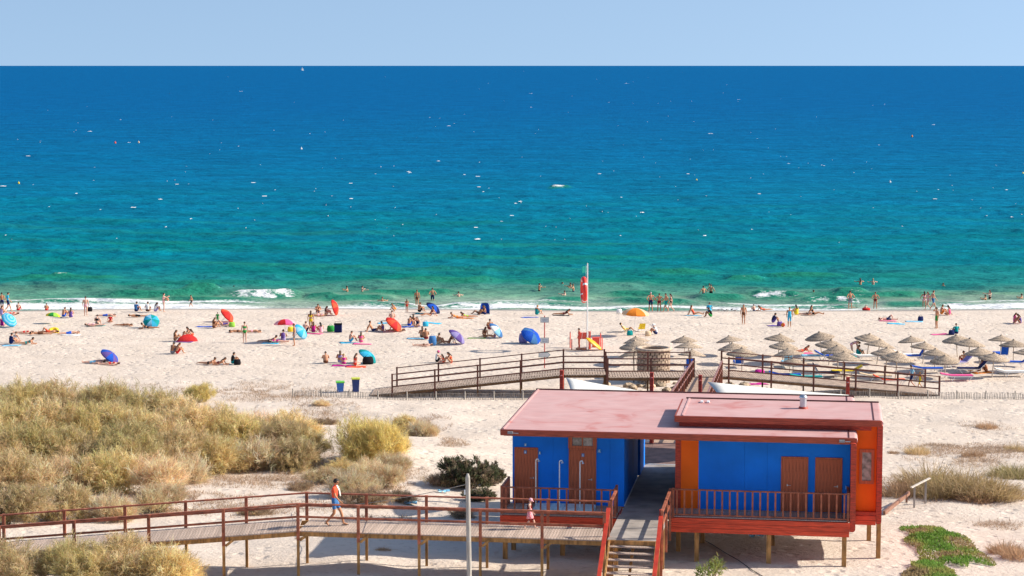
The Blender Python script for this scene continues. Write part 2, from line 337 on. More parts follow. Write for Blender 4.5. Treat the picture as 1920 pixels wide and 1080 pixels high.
BRK = [  # px0, px1, py, crest height, foam
    (395, 590, 551, 0.7, 0.86), (140, 470, 549, 0.55, 0.0), (560, 760, 556, 0.35, 0.0), (1385, 1530, 552, 0.6, 0.84), (1290, 1420, 556, 0.5, 0.0), (1480, 1650, 561, 0.45, 0.75),
    (1715, 2000, 569, 0.45, 0.88), (1640, 1760, 566, 0.4, 0.15), (805, 985, 570, 0.42, 0.95), (640, 800, 566, 0.3, 0.0), (1120, 1330, 562, 0.4, 0.1), (1350, 1450, 521, 0.45, 0.5), (85, 135, 514, 0.35, 0.6),
    (0, 260, 518, 0.35, 0.0), (720, 960, 528, 0.5, 0.0), (1022, 1078, 350, 0.5, 0.75), (1200, 1360, 508, 0.35, 0.05), (0, 330, 562, 0.3, 0.0), (1420, 1600, 513, 0.3, 0.0), (-100, 80, 575, 0.15, 0.7), (1490, 1780, 549, 0.35, 0.42), (250, 520, 558, 0.3, 0.4), (880, 1120, 566, 0.25, 0.55), (1120, 1260, 548, 0.3, 0.3), (640, 900, 546, 0.3, 0.2), (60, 420, 571, 0.15, 0.55), (330, 460, 573, 0.2, 0.8), (960, 1300, 573, 0.15, 0.55), (1000, 1120, 560, 0.3, 0.2), (1560, 1640, 547, 0.4, 0.5), (1430, 1640, 569, 0.2, 0.6), (600, 820, 574, 0.15, 0.5), (330, 420, 546, 0.5, 0.35), (560, 640, 553, 0.35, 0.4)]
for p0, p1, py, a, fm in BRK:
    d0 = 4000 * (CAM_H - 0.3) / (py - 122); x0 = (p0 - 960) / 4000 * d0; x1 = (p1 - 960) / 4000 * d0
    env = sstep(x0, x0 + 0.3 * (x1 - x0), SX) * (1 - sstep(x1 - 0.3 * (x1 - x0), x1, SX))
    s = SY - (d0 + 0.9 * vnoise(SX / 5, py, 21) * 2 + 0.01 * (SX - x0))
    SZ += a * env * np.where(s < 0, np.exp(-(s / 0.8) ** 2), np.exp(-(s / 2.2) ** 2))
    foam = np.maximum(foam, fm * env * sstep(-2.6 + 2.0 * vnoise(SX / 1.3, py, 23), -0.7, s) * (1 - sstep(0.0, 0.6, s)) * (0.66 + 0.75 * vnoise(SX / 0.9, SY / 0.6, 22)))
    green = np.maximum(green, env * np.exp(-((s + 0.4) / 1.6) ** 2) * 0.95)
# swash
sw = SY - 196.2 - 1.0 * np.sin(SX / 6.0) - 2.2 * vnoise(SX / 7, 2, 31) * 2
st = 0.74 + 0.45 * vnoise(SX / 12, 9, 33)
st = st + 0.3 * (1 - sstep(-28, -20, SX)) - 0.12 * sstep(-10, 0, SX)
foam = np.maximum(foam, st * np.exp(-(sw / 1.0) ** 2) + 0.62 * st * sstep(0.0, 0.8, sw) * (1 - sstep(2.0, 7.5, sw)) + 0.5 * st * np.exp(-((sw - 5.5 - 3 * vnoise(SX / 8, 4, 35)) / 0.6) ** 2))
SZ = np.where(SY < 203, SZ * sstep(195, 203, SY), SZ) + 0.03 * foam
o = place('sea', grid_mesh('sea', SX, SY, SZ, M_SEA, {'foam': foam, 'green': green})); tag(o, kind='structure')
# whitecaps: small tumbling crests far out
rng = random.Random(5); wb = MB()
for k in range(400):
    py = 128 + (rng.random() ** 1.25) * 330; d = 4000 * CAM_H / (py - 122)
    x = rng.uniform(-0.30, 0.30) * d
    if float(vnoise(x / (25 + d * 0.06), d / (30 + d * 0.12), 77)) < -0.02 and rng.random() < 0.8: continue
    big = rng.random() ** 6
    ln = (0.09 + 0.85 * big) * (0.4 + d / 850.0); ht = (0.035 + 0.13 * big) * (0.5 + d / 1500.0); nseg = 7
    if d < 700: ln *= 0.7; ht *= 0.75
    ang = rng.uniform(-0.2, 0.2); vs = []
    for i in range(nseg + 1):
        t = i / nseg; e = math.sin(math.pi * t) ** 1.4 * rng.uniform(-0.4, 1.1)
        cx = x + (t - 0.5) * 2 * ln; cy = d + (t - 0.5) * 2 * ln * math.sin(ang) + rng.uniform(-.2, .2)
        base = 0.05 + (0.25 if d < 600 else 0.0)
        vs += [(cx, cy - 0.9 * ht - 0.2, base - 0.05), (cx, cy, base + ht * e), (cx, cy + 1.3 * ht + 0.2, base - 0.05)]
    fs = []
    for i in range(nseg): fs += [(3 * i, 3 * i + 3, 3 * i + 4, 3 * i + 1), (3 * i + 1, 3 * i + 4, 3 * i + 5, 3 * i + 2)]
    wb.add(vs, fs, 0, True)
tag(wb.build('whitecaps', M_FOAM), 'small white crests breaking all over the open sea', 'sea foam', kind='stuff')

# ------------------------------------------------------------------ beach building
TH = R(8.4); ZF = 5.9
BO = Vector((0.02, 80.03, ZF))
UU = Vector((math.cos(TH), -math.sin(TH), 0)); VV = Vector((math.sin(TH), math.cos(TH), 0))
def bw(u, v, z=0.0): return BO + UU * u + VV * v + Vector((0, 0, z))
def bground(u, v):
    p = bw(u, v); return H1(p.x, p.y) - ZF
def roof_material():
    m = bpy.data.materials.new('faded_red_roof_sheet'); m.use_nodes = True; n = m.node_tree; L = n.links; N = n.nodes.new
    b = n.nodes['Principled BSDF']; b.inputs['Roughness'].default_value = 0.6; b.inputs['Specular IOR Level'].default_value = 0.3
    tc = N('ShaderNodeTexCoord')
    n1 = N('ShaderNodeTexNoise'); n1.inputs['Scale'].default_value = 0.55; n1.inputs['Detail'].default_value = 3; n1.inputs['Distortion'].default_value = 1.2; L.new(tc.outputs['Object'], n1.inputs[0])
    c1 = N('ShaderNodeValToRGB'); e = c1.color_ramp.elements
    e[0].position = 0.30; e[0].color = (0.50, 0.20, 0.175, 1); e[1].position = 0.41; e[1].color = (0.56, 0.31, 0.285, 1); q = e.new(0.7); q.color = (0.59, 0.365, 0.34, 1)
    L.new(n1.outputs[0], c1.inputs[0])
    mp = N('ShaderNodeMapping'); mp.inputs['Scale'].default_value = (0.5, 5, 1); L.new(tc.outputs['Object'], mp.inputs[0])
    n2 = N('ShaderNodeTexNoise'); n2.inputs['Scale'].default_value = 2; n2.inputs['Detail'].default_value = 6; L.new(mp.outputs[0], n2.inputs[0])
    r2 = N('ShaderNodeMapRange'); r2.inputs[1].default_value = 0.3; r2.inputs[2].default_value = 0.7; r2.inputs[3].default_value = 0.86; r2.inputs[4].default_value = 1.1; L.new(n2.outputs[0], r2.inputs[0])
    hv = N('ShaderNodeHueSaturation'); L.new(r2.outputs[0], hv.inputs['Value']); L.new(c1.outputs[0], hv.inputs['Color']); L.new(hv.outputs[0], b.inputs['Base Color'])
    return m
M_ROOF = roof_material()
M_SEAM = mat('dark_roof_seam', (0.09, 0.02, 0.018), 0.6)
M_GLASS = mat('smoked_window_glass', (0.30, 0.27, 0.25), 0.12, 0.35, 5, spec=0.6)
M_TRAY = mat('pale_blue_shower_tray', (0.6, 0.84, 0.88), 0.4, 0.08, 6)
bld = empty('beach_building', BO, -TH, 'long red-roofed changing block with blue and orange walls raised on stilts', 'building')
def bpart(name, m, mats, parent=bld, bevel=0.0): return m.build(name, mats, parent, bevel)
# roof slabs ----
def rounded_slab(u0, u1, v0, v1, z0, z1, r):
    """slab whose right-hand upper edge is rounded"""
    prof = [(u0, z0), (u0, z1)]
    prof += [(u1 - r + r * math.sin(a), z1 - r + r * math.cos(a)) for a in [i * math.pi / 12 for i in range(7)]]
    prof += [(u1, z0)]
    k = len(prof); m = MB()
    vs = [(u, v0, z) for u, z in prof] + [(u, v1, z) for u, z in prof]
    m.add(vs, [tuple(range(k))[::-1], tuple(range(k, 2 * k))])
    for i in range(k):
        j = (i + 1) % k; m.add([vs[i], vs[j], vs[k + j], vs[k + i]], [(0, 1, 2, 3)])
    return m
roof = bpart('roof', rounded_slab(-0.22, 12.93, -1.27, 8.55, 2.9, 3.06, 0.14), M_ROOF)
bpart('fascia', MB().box((-0.26, -1.33, 2.83), (12.9, -1.272, 3.05)), M_EAVE, roof, 0.012)
bpart('fascia', MB().box((-0.28, -1.27, 2.84), (-0.222, 8.55, 3.045)), M_EAVE, roof, 0.012)
bpart('edge_trim', MB().box((-0.27, 8.553, 2.86), (12.9, 8.62, 3.11)), M_SEAM, roof)
bpart('edge_trim', MB().box((12.58, -1.25, 3.062), (12.63, 8.54, 3.075)), M_SEAM, roof)
bpart('edge_trim', MB().box((-0.2, -1.25, 3.062), (-0.13, 8.54, 3.09)), M_ROOF, roof)
bpart('ceiling_panel', MB().box((-0.15, -1.22, 2.80), (12.6, 8.45, 2.898)), mat('soffit_boards', (0.30, 0.14, 0.09), 0.7), roof)
# raised module roof
mroof = bpart('upper_roof', rounded_slab(6.2, 13.88, 0.14, 4.3, 3.34, 3.5, 0.14), M_ROOF)
bpart('fascia', MB().box((6.16, 0.08, 3.26), (13.82, 0.138, 3.49)), M_EAVE, mroof, 0.012)
bpart('fascia', MB().box((6.13, 0.14, 3.26), (6.198, 4.3, 3.49)), M_EAVE, mroof, 0.012)
bpart('edge_trim', MB().box((6.3, 4.303, 3.3), (13.8, 4.36, 3.55)), M_SEAM, mroof)
bpart('edge_trim', MB().box((13.5, 0.16, 3.502), (13.55, 4.29, 3.515)), M_SEAM, mroof)
bpart('edge_trim', MB().box((6.4, 0.16, 3.502), (6.47, 4.29, 3.53)), M_ROOF, mroof)
bpart('clerestory_wall', MB().box((6.3, 0.36, 3.063), (13.45, 4.2, 3.338)), M_RED)
pv = MB().tube((10.9, 2.5, 3.48), (10.9, 2.5, 3.92), 0.13, 0.13, 16).lathe([(0.15, 3.90), (0.16, 3.95), (0.10, 4.02), (0.0, 4.05)], 16, 0, (10.9, 2.5, 0))
vp = bpart('vent_pipe', pv, M_METAL); bpart('collar', MB().tube((10.9, 2.5, 3.501), (10.9, 2.5, 3.57), 0.19, 0.16, 16), M_RED, vp)
for u in (7.0, 7.25): bpart('roof_bracket', MB().box((u - 0.08, 3.25, 3.502), (u + 0.02, 3.55, 3.56)), M_WHITEP)
# walls ----
def wall(u0, u1, v0, v1, m, z0=-0.02, z1=2.81, name='wall', bev=0.0): return bpart(name, MB().box((u0, v0, z0), (u1, v1, z1)), m, bld, bev)
[wall(a, b, 0.0, 0.14, M_BLUE, name='wall_panel') for a, b in ((0.0, 1.55), (1.554, 3.72), (3.724, 4.26))]; wall(0.0, 0.14, 0.141, 5.75, M_BLUE); wall(4.12, 4.26, 0.141, 5.75, M_BLUE); wall(0.0, 4.26, 5.751, 5.89, M_BLUE)
wall(0.0, 4.33, 6.25, 6.39, M_BLUE); wall(4.19, 4.33, 6.391, 8.4, M_BLUE); wall(0.0, 0.14, 6.391, 8.4, M_BLUE); wall(0.0, 4.33, 8.401, 8.5, M_BLUE)
wall(4.0, 4.06, 5.9, 6.24, M_BLACK, name='gap_shade_panel')  # added black panel: shade in the gap between the blocks put into colour
wall(6.19, 6.40, -0.02, 0.3, M_RED, name='corner_post'); wall(6.19, 6.33, 0.31, 8.4, M_DOOR)
wall(6.402, 7.06, 0.0, 0.14, M_ORANGE); [wall(a, b, 0.0, 0.14, M_BLUE, name='wall_panel') for a, b in ((7.062, 8.78), (8.785, 9.62), (9.625, 12.68))]; wall(6.34, 12.6, 8.3, 8.42, M_BLUE)
bpart('skirting', MB().box((4.262, 0.02, 0.002), (4.30, 5.74, 0.05)), M_WHITEP)
# end frame (roof turns down into a wall slab and into the deck)
def frame_slab(u0, u1, v0, v1, z0, z1, r):
    m = MB(); prof = [(u0, z1), (u1 - r, z1)] + [(u1 - r + r * math.sin(a), z1 - r + r * math.cos(a)) for a in [i * math.pi / 12 for i in range(1, 7)]]
    prof += [(u1 - r + r * math.cos(a), z0 + r - r * math.sin(a)) for a in [i * math.pi / 12 for i in range(7)]] + [(u0, z0)]
    k = len(prof); vs = [(u, v0, z) for u, z in prof] + [(u, v1, z) for u, z in prof]
    m.add(vs, [tuple(range(k))[::-1][::-1], tuple(range(k, 2 * k))[::-1]])
    for i in range(k):
        j = (i + 1) % k; m.add([vs[i], vs[k + i], vs[k + j], vs[j]], [(0, 1, 2, 3)])
    return m
bpart('end_wall', frame_slab(12.69, 12.89, -1.48, 8.4, -0.40, 2.895, 0.11), M_RED)
bpart('orange_panel', MB().box((12.9, 0.40, 0.02), (13.66, 0.52, 3.33)), M_ORANGE)
bpart('end_wall', frame_slab(13.67, 13.87, 0.14, 4.25, -0.42, 3.335, 0.1), M_RED)
bpart('module_floor', MB().box((12.9, 0.17, -0.3), (13.665, 4.2, 0.015)), M_RED)
for k in range(2): bpart('board', MB().box((12.91, 0.12, -0.46 + k * 0.175), (13.66, 0.168, -0.46 + k * 0.175 + 0.165)), M_REDH, bld, 0.008)
wn = bpart('window', MB().box((13.13, 0.38, 1.17), (13.47, 0.398, 2.24)), M_GLASS)
fr = MB(); fr.box((13.03, 0.35, 1.05), (13.13, 0.396, 2.36)).box((13.47, 0.35, 1.05), (13.57, 0.396, 2.36)).box((13.131, 0.35, 1.05), (13.469, 0.396, 1.17)).box((13.131, 0.35, 2.24), (13.469, 0.396, 2.36))
bpart('window_frame', fr, M_DOOR, wn)
# doors ----
def door(u0, u1, v, top, hand, jamb=0.05, label=None):
    d = bpart('door', MB().box((u0 + jamb, v - 0.025, 0.012), (u1 - jamb, v - 0.002, top - jamb)), M_DOOR)
    f = MB().box((u0, v - 0.05, 0.0), (u0 + jamb, v - 0.002, top)).box((u1 - jamb, v - 0.05, 0.0), (u1, v - 0.002, top)).box((u0 + jamb, v - 0.05, top - jamb), (u1 - jamb, v - 0.002, top))
    bpart('door_frame', f, M_DOOR, d, 0.006)
    n = 7; wd = (u1 - u0 - 2 * jamb) / n
    pm = MB().box((-wd / 2 + 0.006, -0.012, 0), (wd / 2 - 0.006, 0, top - jamb - 0.03)).mesh('board', M_DOOR, 0.004)
    for i in range(n): place('board', pm, d, (u0 + jamb + wd * (i + 0.5), v - 0.026, 0.02))
    hx = u1 - 0.17 if hand > 0 else u0 + 0.24
    hm = MB().cbox((hx, v - 0.045, 1.0), (0.04, 0.01, 0.07)).tube((hx, v - 0.05, 1.0), (hx, v - 0.09, 1.0), 0.011).tube((hx + 0.01, v - 0.09, 1.0), (hx - hand * 0.13, v - 0.09, 1.0), 0.011)
    bpart('handle', hm, M_METAL, d)
    if label: tag(d, label)
    return d
door(0.08, 0.98, 0.0, 2.16, 1); d2 = door(2.16, 3.2, 0.0, 2.16, 1)
door(10.14, 11.14, 0.0, 2.07, -1); door(11.4, 12.4, 0.0, 2.07, 1)
tw = bpart('transom_window', MB().box((2.30, -0.03, 2.28), (3.06, -0.012, 2.62)), M_GLASS)
f = MB().box((2.14, -0.055, 2.17), (2.29, -0.002, 2.79)).box((3.07, -0.055, 2.17), (3.22, -0.002, 2.79)).box((2.291, -0.05, 2.17), (3.069, -0.002, 2.275)).box((2.291, -0.05, 2.625), (3.069, -0.002, 2.79)).box((2.655, -0.048, 2.277), (2.70, -0.032, 2.623))
bpart('window_frame', f, M_DOOR, tw)
# door signs and lamps
def sign(u, z, wd=0.1, ht=0.12, mark='person'):
    s = bpart('door_sign', MB().box((u - wd / 2, -0.058, z - ht / 2), (u + wd / 2, -0.042, z + ht / 2)), mat('sign_blue', lin(70, 150, 215), 0.5))
    m = MB().ell((u, -0.06, z + ht * 0.27), (0.014, 0.004, 0.014))
    if mark == 'chair': m.box((u - 0.02, -0.064, z - 0.01), (u - 0.005, -0.06, z + 0.03)).box((u - 0.02, -0.064, z - 0.025), (u + 0.03, -0.06, z - 0.01)).box((u + 0.02, -0.064, z - 0.05), (u + 0.035, -0.06, z - 0.025)).lathe([(0.018, 0), (0.03, 0)], 10, 0, (u, -0.063, z - 0.03))
    else: m.box((u - 0.018, -0.064, z - ht * 0.38), (u + 0.018, -0.06, z + ht * 0.12))
    bpart('pictogram', m, M_WHITEP, s)
sign(0.5, 1.99); sign(0.5, 2.27); sign(0.99 + 0.06, 1.97, 0.09); sign(2.7, 1.93); sign(3.32, 2.1, 0.13, 0.14, 'chair')
for u in (0.12, 12.36):
    l = bpart('floodlight', MB().cbox((u, -1.40, 2.95), (0.2, 0.1, 0.09)), M_GREYPL, bld, 0.01); bpart('lamp_arm', MB().tube((u + 0.12, -1.335, 2.93), (u + 0.3, -1.36, 2.93), 0.02), M_METAL, l)
bpart('water_tap', MB().tube((12.55, 0.0, 1.02), (12.55, -0.14, 1.02), 0.02).tube((12.55, -0.13, 1.03), (12.55, -0.15, 0.93), 0.016), M_METAL)
# decks ----
def slab(name, u0, u1, v0, v1, z0, z1, m): return bpart(name, MB().box((u0, v0, z0), (u1, v1, z1)), m)
M_TERR = mat('shade_browned_terrace_boards', (0.21, 0.125, 0.10), 0.75, 0.2, 2); slab('deck_floor', 4.28, 6.17, -1.5, 8.62, -0.12, 0.0, M_FLOOR); slab('terrace_floor', 4.28, 6.17, 8.7, 13.9, -0.12, -0.005, M_TERR); slab('pale_floor_strip', 4.28, 6.17, 8.625, 8.695, -0.12, 0.02, M_WHITEP); slab('deck_floor', 0.15, 4.1, 0.15, 5.7, -0.12, -0.005, M_FLOOR)  # sails' shade put into the terrace brown; pale strip at the passage end
slab('deck_floor', 6.34, 12.6, 0.15, 8.2, -0.12, -0.005, M_FLOOR)
slab('terrace_floor', -0.2, 4.27, 8.65, 14.0, -0.14, -0.01, M_TERR); slab('terrace_floor', 6.18, 13.0, 8.65, 14.0, -0.14, -0.01, M_TERR)
slab('landing', 4.22, 6.03, -5.75, -1.502, -0.1, 0.0, M_FLOOR)
def planked(u0, u1, v0, v1, wd, m=None):
    n = int(round((v1 - v0) / wd)); wd = (v1 - v0) / n
    dk = MB().box((u0 + 0.05, v0 + 0.03, -0.22), (u1 - 0.05, v1 - 0.01, -0.04))
    d = bpart('deck', dk, M_RED)
    pm = MB().box((0, 0.004, -0.036), (u1 - u0, wd - 0.004, 0)).mesh('plank', m or M_PLANK, 0.003)
    for i in range(n): place('plank', pm, d, (u0, v0 + i * wd, 0.0))
planked(6.18, 12.68, -1.46, -0.004, 0.12); planked(-0.15, 4.16, -2.0, -0.004, 0.125)
for k in range(3):
    z = -0.05 - k * 0.18
    bpart('fascia_board', MB().box((-0.17, -2.06, z - 0.172), (4.17, -2.004, z)), M_REDH, bld, 0.008)
    bpart('fascia_board', MB().box((4.172, -2.05, z - 0.172), (4.215, -0.02, z)), M_REDH, bld, 0.008)
    bpart('fascia_board', MB().box((6.16, -1.56, z - 0.172), (12.7 - 0.015 * k, -1.485, z)), M_REDH, bld, 0.008)
for u, v in ((0.0, -1.85), (0.0, 0.3), (2.05, -1.0), (4.05, 0.4), (2.05, 2.6), (7.1, -1.3), (9.75, -1.3), (12.5, -1.35), (7.1, 2.4), (9.8, 2.4), (4.4, 4.6), (6.1, 4.6), (0.1, 5.6), (12.5, 6.5), (8.0, 6.5), (13.78, 0.4), (13.5, 3.9), (6.3, 0.4), (0, 8.5), (4.4, 9.5), (6.1, 9.5), (4.4, 13.4), (6.0, 13.4), (12.6, 13.6), (0.2, 13.6)):
    zb = bground(u, v) - 0.3
    bpart('stilt', MB().box((u - 0.085, v - 0.085, zb), (u + 0.085, v + 0.085, -0.57 if v < -0.5 else -0.3)), M_PINE, bld, 0.01)
for v in (-1.2, 2.4, 6.5): bpart('floor_beam', MB().box((-0.1, v - 0.07, -0.56), (4.1, v + 0.07, -0.15)), M_PINE); bpart('floor_beam', MB().box((6.2, v - 0.07, -0.56), (12.6, v + 0.07, -0.23)), M_PINE)
# shower trays
tr = bpart('shower_tray', MB().box((1.0, -1.75, 0.002), (3.25, -0.5, 0.14)), M_TRAY, bld, 0.015)
for k in range(4):
    bpart('tray_basin', MB().box((1.06 + k * 0.55, -1.7, 0.142), (1.06 + k * 0.55 + 0.48, -0.6, 0.165)), M_TRAY if k % 2 else mat('tray_grate', (0.75, 0.88, 0.88), 0.4), tr)
for u, topz in ((1.06, 1.93), (1.95, 1.9), (2.72, 1.9)):
    p = [(u, -1.2, 0.1), (u, -1.2, topz - 0.06)]
    p += [(u + 0.08 * (1 - math.cos(a)) * 0.8, -1.2 - 0.05 * math.sin(a), topz - 0.06 + 0.09 * math.sin(a)) for a in (0.5, 1.0, 1.6, 2.2)]
    sh = bpart('shower_pipe', MB().path(p, 0.022, 8), M_WHITEP); e = p[-1]
    bpart('shower_head', MB().tube(e, (e[0] + 0.02, e[1] - 0.01, e[2] - 0.09), 0.02, 0.05, 10), M_METAL, sh)
# railings ----
def railing(pts, top, nb, base=-0.04, post_every=None, wd=0.05, mats=None, midrail=True):
    """balustrade along pts: top rail, bottom rail, balusters"""
    mm = mats or M_RAIL
    rl = MB()
    for a, b in zip(pts[:-1], pts[1:]): rl.bar(Vector(a) + Vector((0, 0, top)), Vector(b) + Vector((0, 0, top)), 0.09, 0.045).bar(Vector(a) + Vector((0, 0, 0.06)), Vector(b) + Vector((0, 0, 0.06)), 0.05, 0.05)
    r_ = bpart('railing', rl, mm)
    bm_ = MB().box((-0.03, -0.02, 0.085), (0.03, 0.02, top - 0.023)).mesh('baluster', mm)
    for (a, b), n in zip(zip(pts[:-1], pts[1:]), nb):
        a, b = Vector(a), Vector(b)
        for i in range(n):
            c = a.lerp(b, (i + 0.5) / n); place('baluster', bm_, r_, (c.x, c.y, c.z))
    pm = MB().box((-0.045, -0.045, base), (0.045, 0.045, top + 0.05)).mesh('post', mm, 0.006)
    for p in pts: place('post', pm, r_, tuple(p))
    return r_
railing([(-0.12, -0.15, 0), (-0.12, -1.95, 0), (4.1, -1.95, 0), (4.1, -1.2, 0)], 1.0, [5, 13, 2])
railing([(6.22, -1.43, 0), (12.62, -1.43, 0)], 1.0, [23]); railing([(12.62, -1.35, 0), (12.62, -0.3, 0)], 1.0, [4])
for a, b in (((6.12, -1.5), (6.12, -5.55)),):
    rl = MB().bar((a[0], a[1], 1.0), (b[0], b[1], 1.0), 0.1, 0.05).bar((a[0], a[1], 0.5), (b[0], b[1], 0.5), 0.05, 0.09)
    r_ = bpart('landing_rail', rl, M_RAIL)
    for t in (0.02, 0.5, 0.98): bpart('post', MB().box((a[0] - 0.045, a[1] + (b[1] - a[1]) * t - 0.045, -0.9), (a[0] + 0.045, a[1] + (b[1] - a[1]) * t + 0.045, 1.05)), M_RAIL, r_, 0.006)
rl = MB().bar((4.16, -2.1, 1.0), (4.16, -3.85, 1.0), 0.1, 0.05); r_ = bpart('landing_rail', rl, M_RAIL)
bpart('post', MB().box((4.115, -3.88, -0.6), (4.205, -3.79, 1.05)), M_RAIL, r_)
# stairs ----
stv = []; n = 11
sg = MB()
for u in (4.30, 5.95): sg.bar((u, -5.78, -0.10), (u, -5.78 - n * 0.28, -0.10 - n * 0.172), 0.05, 0.28)
sg.bar((5.12, -5.78, -0.24), (5.12, -5.78 - n * 0.28, -0.24 - n * 0.172), 0.09, 0.12)
st_ = bpart('staircase', sg, M_PINE)
tm = MB().box((-0.82, -0.14, -0.04), (0.82, 0.14, 0)).mesh('tread', M_PLANK, 0.006)
for i in range(n): place('tread', tm, st_, (5.125, -5.94 - i * 0.28, -0.172 * (i + 1)))
bpart('landing_beam', MB().box((4.22, -5.82, -0.27), (6.03, -5.76, -0.012)), M_PINE)
M_HAND = mat('bright_red_handrail', (0.52, 0.045, 0.02), 0.5, 0.12, 4)
for u in (4.2, 6.08):
    a, b = Vector((u, -5.2, 1.0)), Vector((u, -5.78 - n * 0.28, 1.0 - n * 0.172 - 0.1))
    hr = bpart('handrail', MB().bar(a, b, 0.14, 0.06), M_HAND, st_)
    for t in (0.02, 0.4, 0.75, 0.98):
        c = a.lerp(b, t); zb = bground(c.x, c.y) - 0.3
        bpart('post', MB().box((u - 0.05, c.y - 0.05, zb), (u + 0.05, c.y + 0.05, c.z - 0.02)), M_PINE if t > 0.1 else M_RAIL, st_)
for u, v in ((4.35, -5.6), (5.95, -5.6), (4.35, -3.9), (5.95, -3.0)): bpart('stilt', MB().box((u - 0.07, v - 0.07, bground(u, v) - 0.3), (u + 0.07, v + 0.07, -0.1)), M_PINE)
# terrace sails (each its own thing) and their posts
def sail(corners, label, sag=0.25):
    n = 10; a, b, c = [Vector(p) for p in corners]; vs = []; idx = {}
    for i in range(n + 1):
        for j in range(n + 1 - i):
            k = n - i - j; p = (a * k + b * i + c * j) / n
            wa, wb_, wc = k / n, i / n, j / n
            p = p + (Vector((a + b + c) / 3) - p) * (0.55 * (wa * wb_ + wb_ * wc + wa * wc) if min(i, j, k) == 0 else 0.0) * 0.5
            p.z -= sag * 4 * (wa * wb_ * wc) * 2.2
            idx[i, j] = len(vs); vs.append(p)
    fs = []
    for i in range(n):
        for j in range(n - i):
            fs.append((idx[i, j], idx[i + 1, j], idx[i, j + 1]))
            if i + j < n - 1: fs.append((idx[i + 1, j], idx[i + 1, j + 1], idx[i, j + 1]))
    o = MB().add(vs, fs, 0, True).build('shade_sail', M_SAIL); sm = o.modifiers.new('thick', 'SOLIDIFY'); sm.thickness = 0.01
    tag(o, label, 'shade sail', 'white shade sails behind the building'); return o
def mast(px, py, y, label):
    p = at_y(px, py, y); zb = min(H1(p.x, p.y), 5.9) - 0.3
    o = MB().box((-0.08, -0.08, zb - p.z), (0.08, 0.08, 0)).tube((0, -0.09, -0.25), (0, -0.09, -0.2), 0.05, 0.05, 8, 1).build('sail_mast', [M_RED, M_METAL], None, 0.01, tuple(p), (0, 0, -TH))
    tag(o, label, 'post', 'masts of the shade sails'); return p
mA = mast(1053, 694, 93, 'brown mast at the tall corner of the left shade sail')
mB = mast(1222, 698, 93, 'brown mast between the two sails in front of the stone well')
mC = mast(1313, 703, 93, 'brown mast in front of the sloping ramp behind the roof')
mD = mast(1590, 707, 92, 'brown mast at the right end of the right shade sail')
sail([at_y(1061, 708, 92.8), at_y(1214, 735, 91.5), bw(1.2, 9.2, 2.3)], 'white triangular shade sail between the roof and the stone well', 0.1)
sail([at_y(1326, 716, 92.8), at_y(1592, 741, 91.0), bw(7.6, 9.2, 2.25)], 'long white shade sail stretched behind the right half of the roof', 0.1)

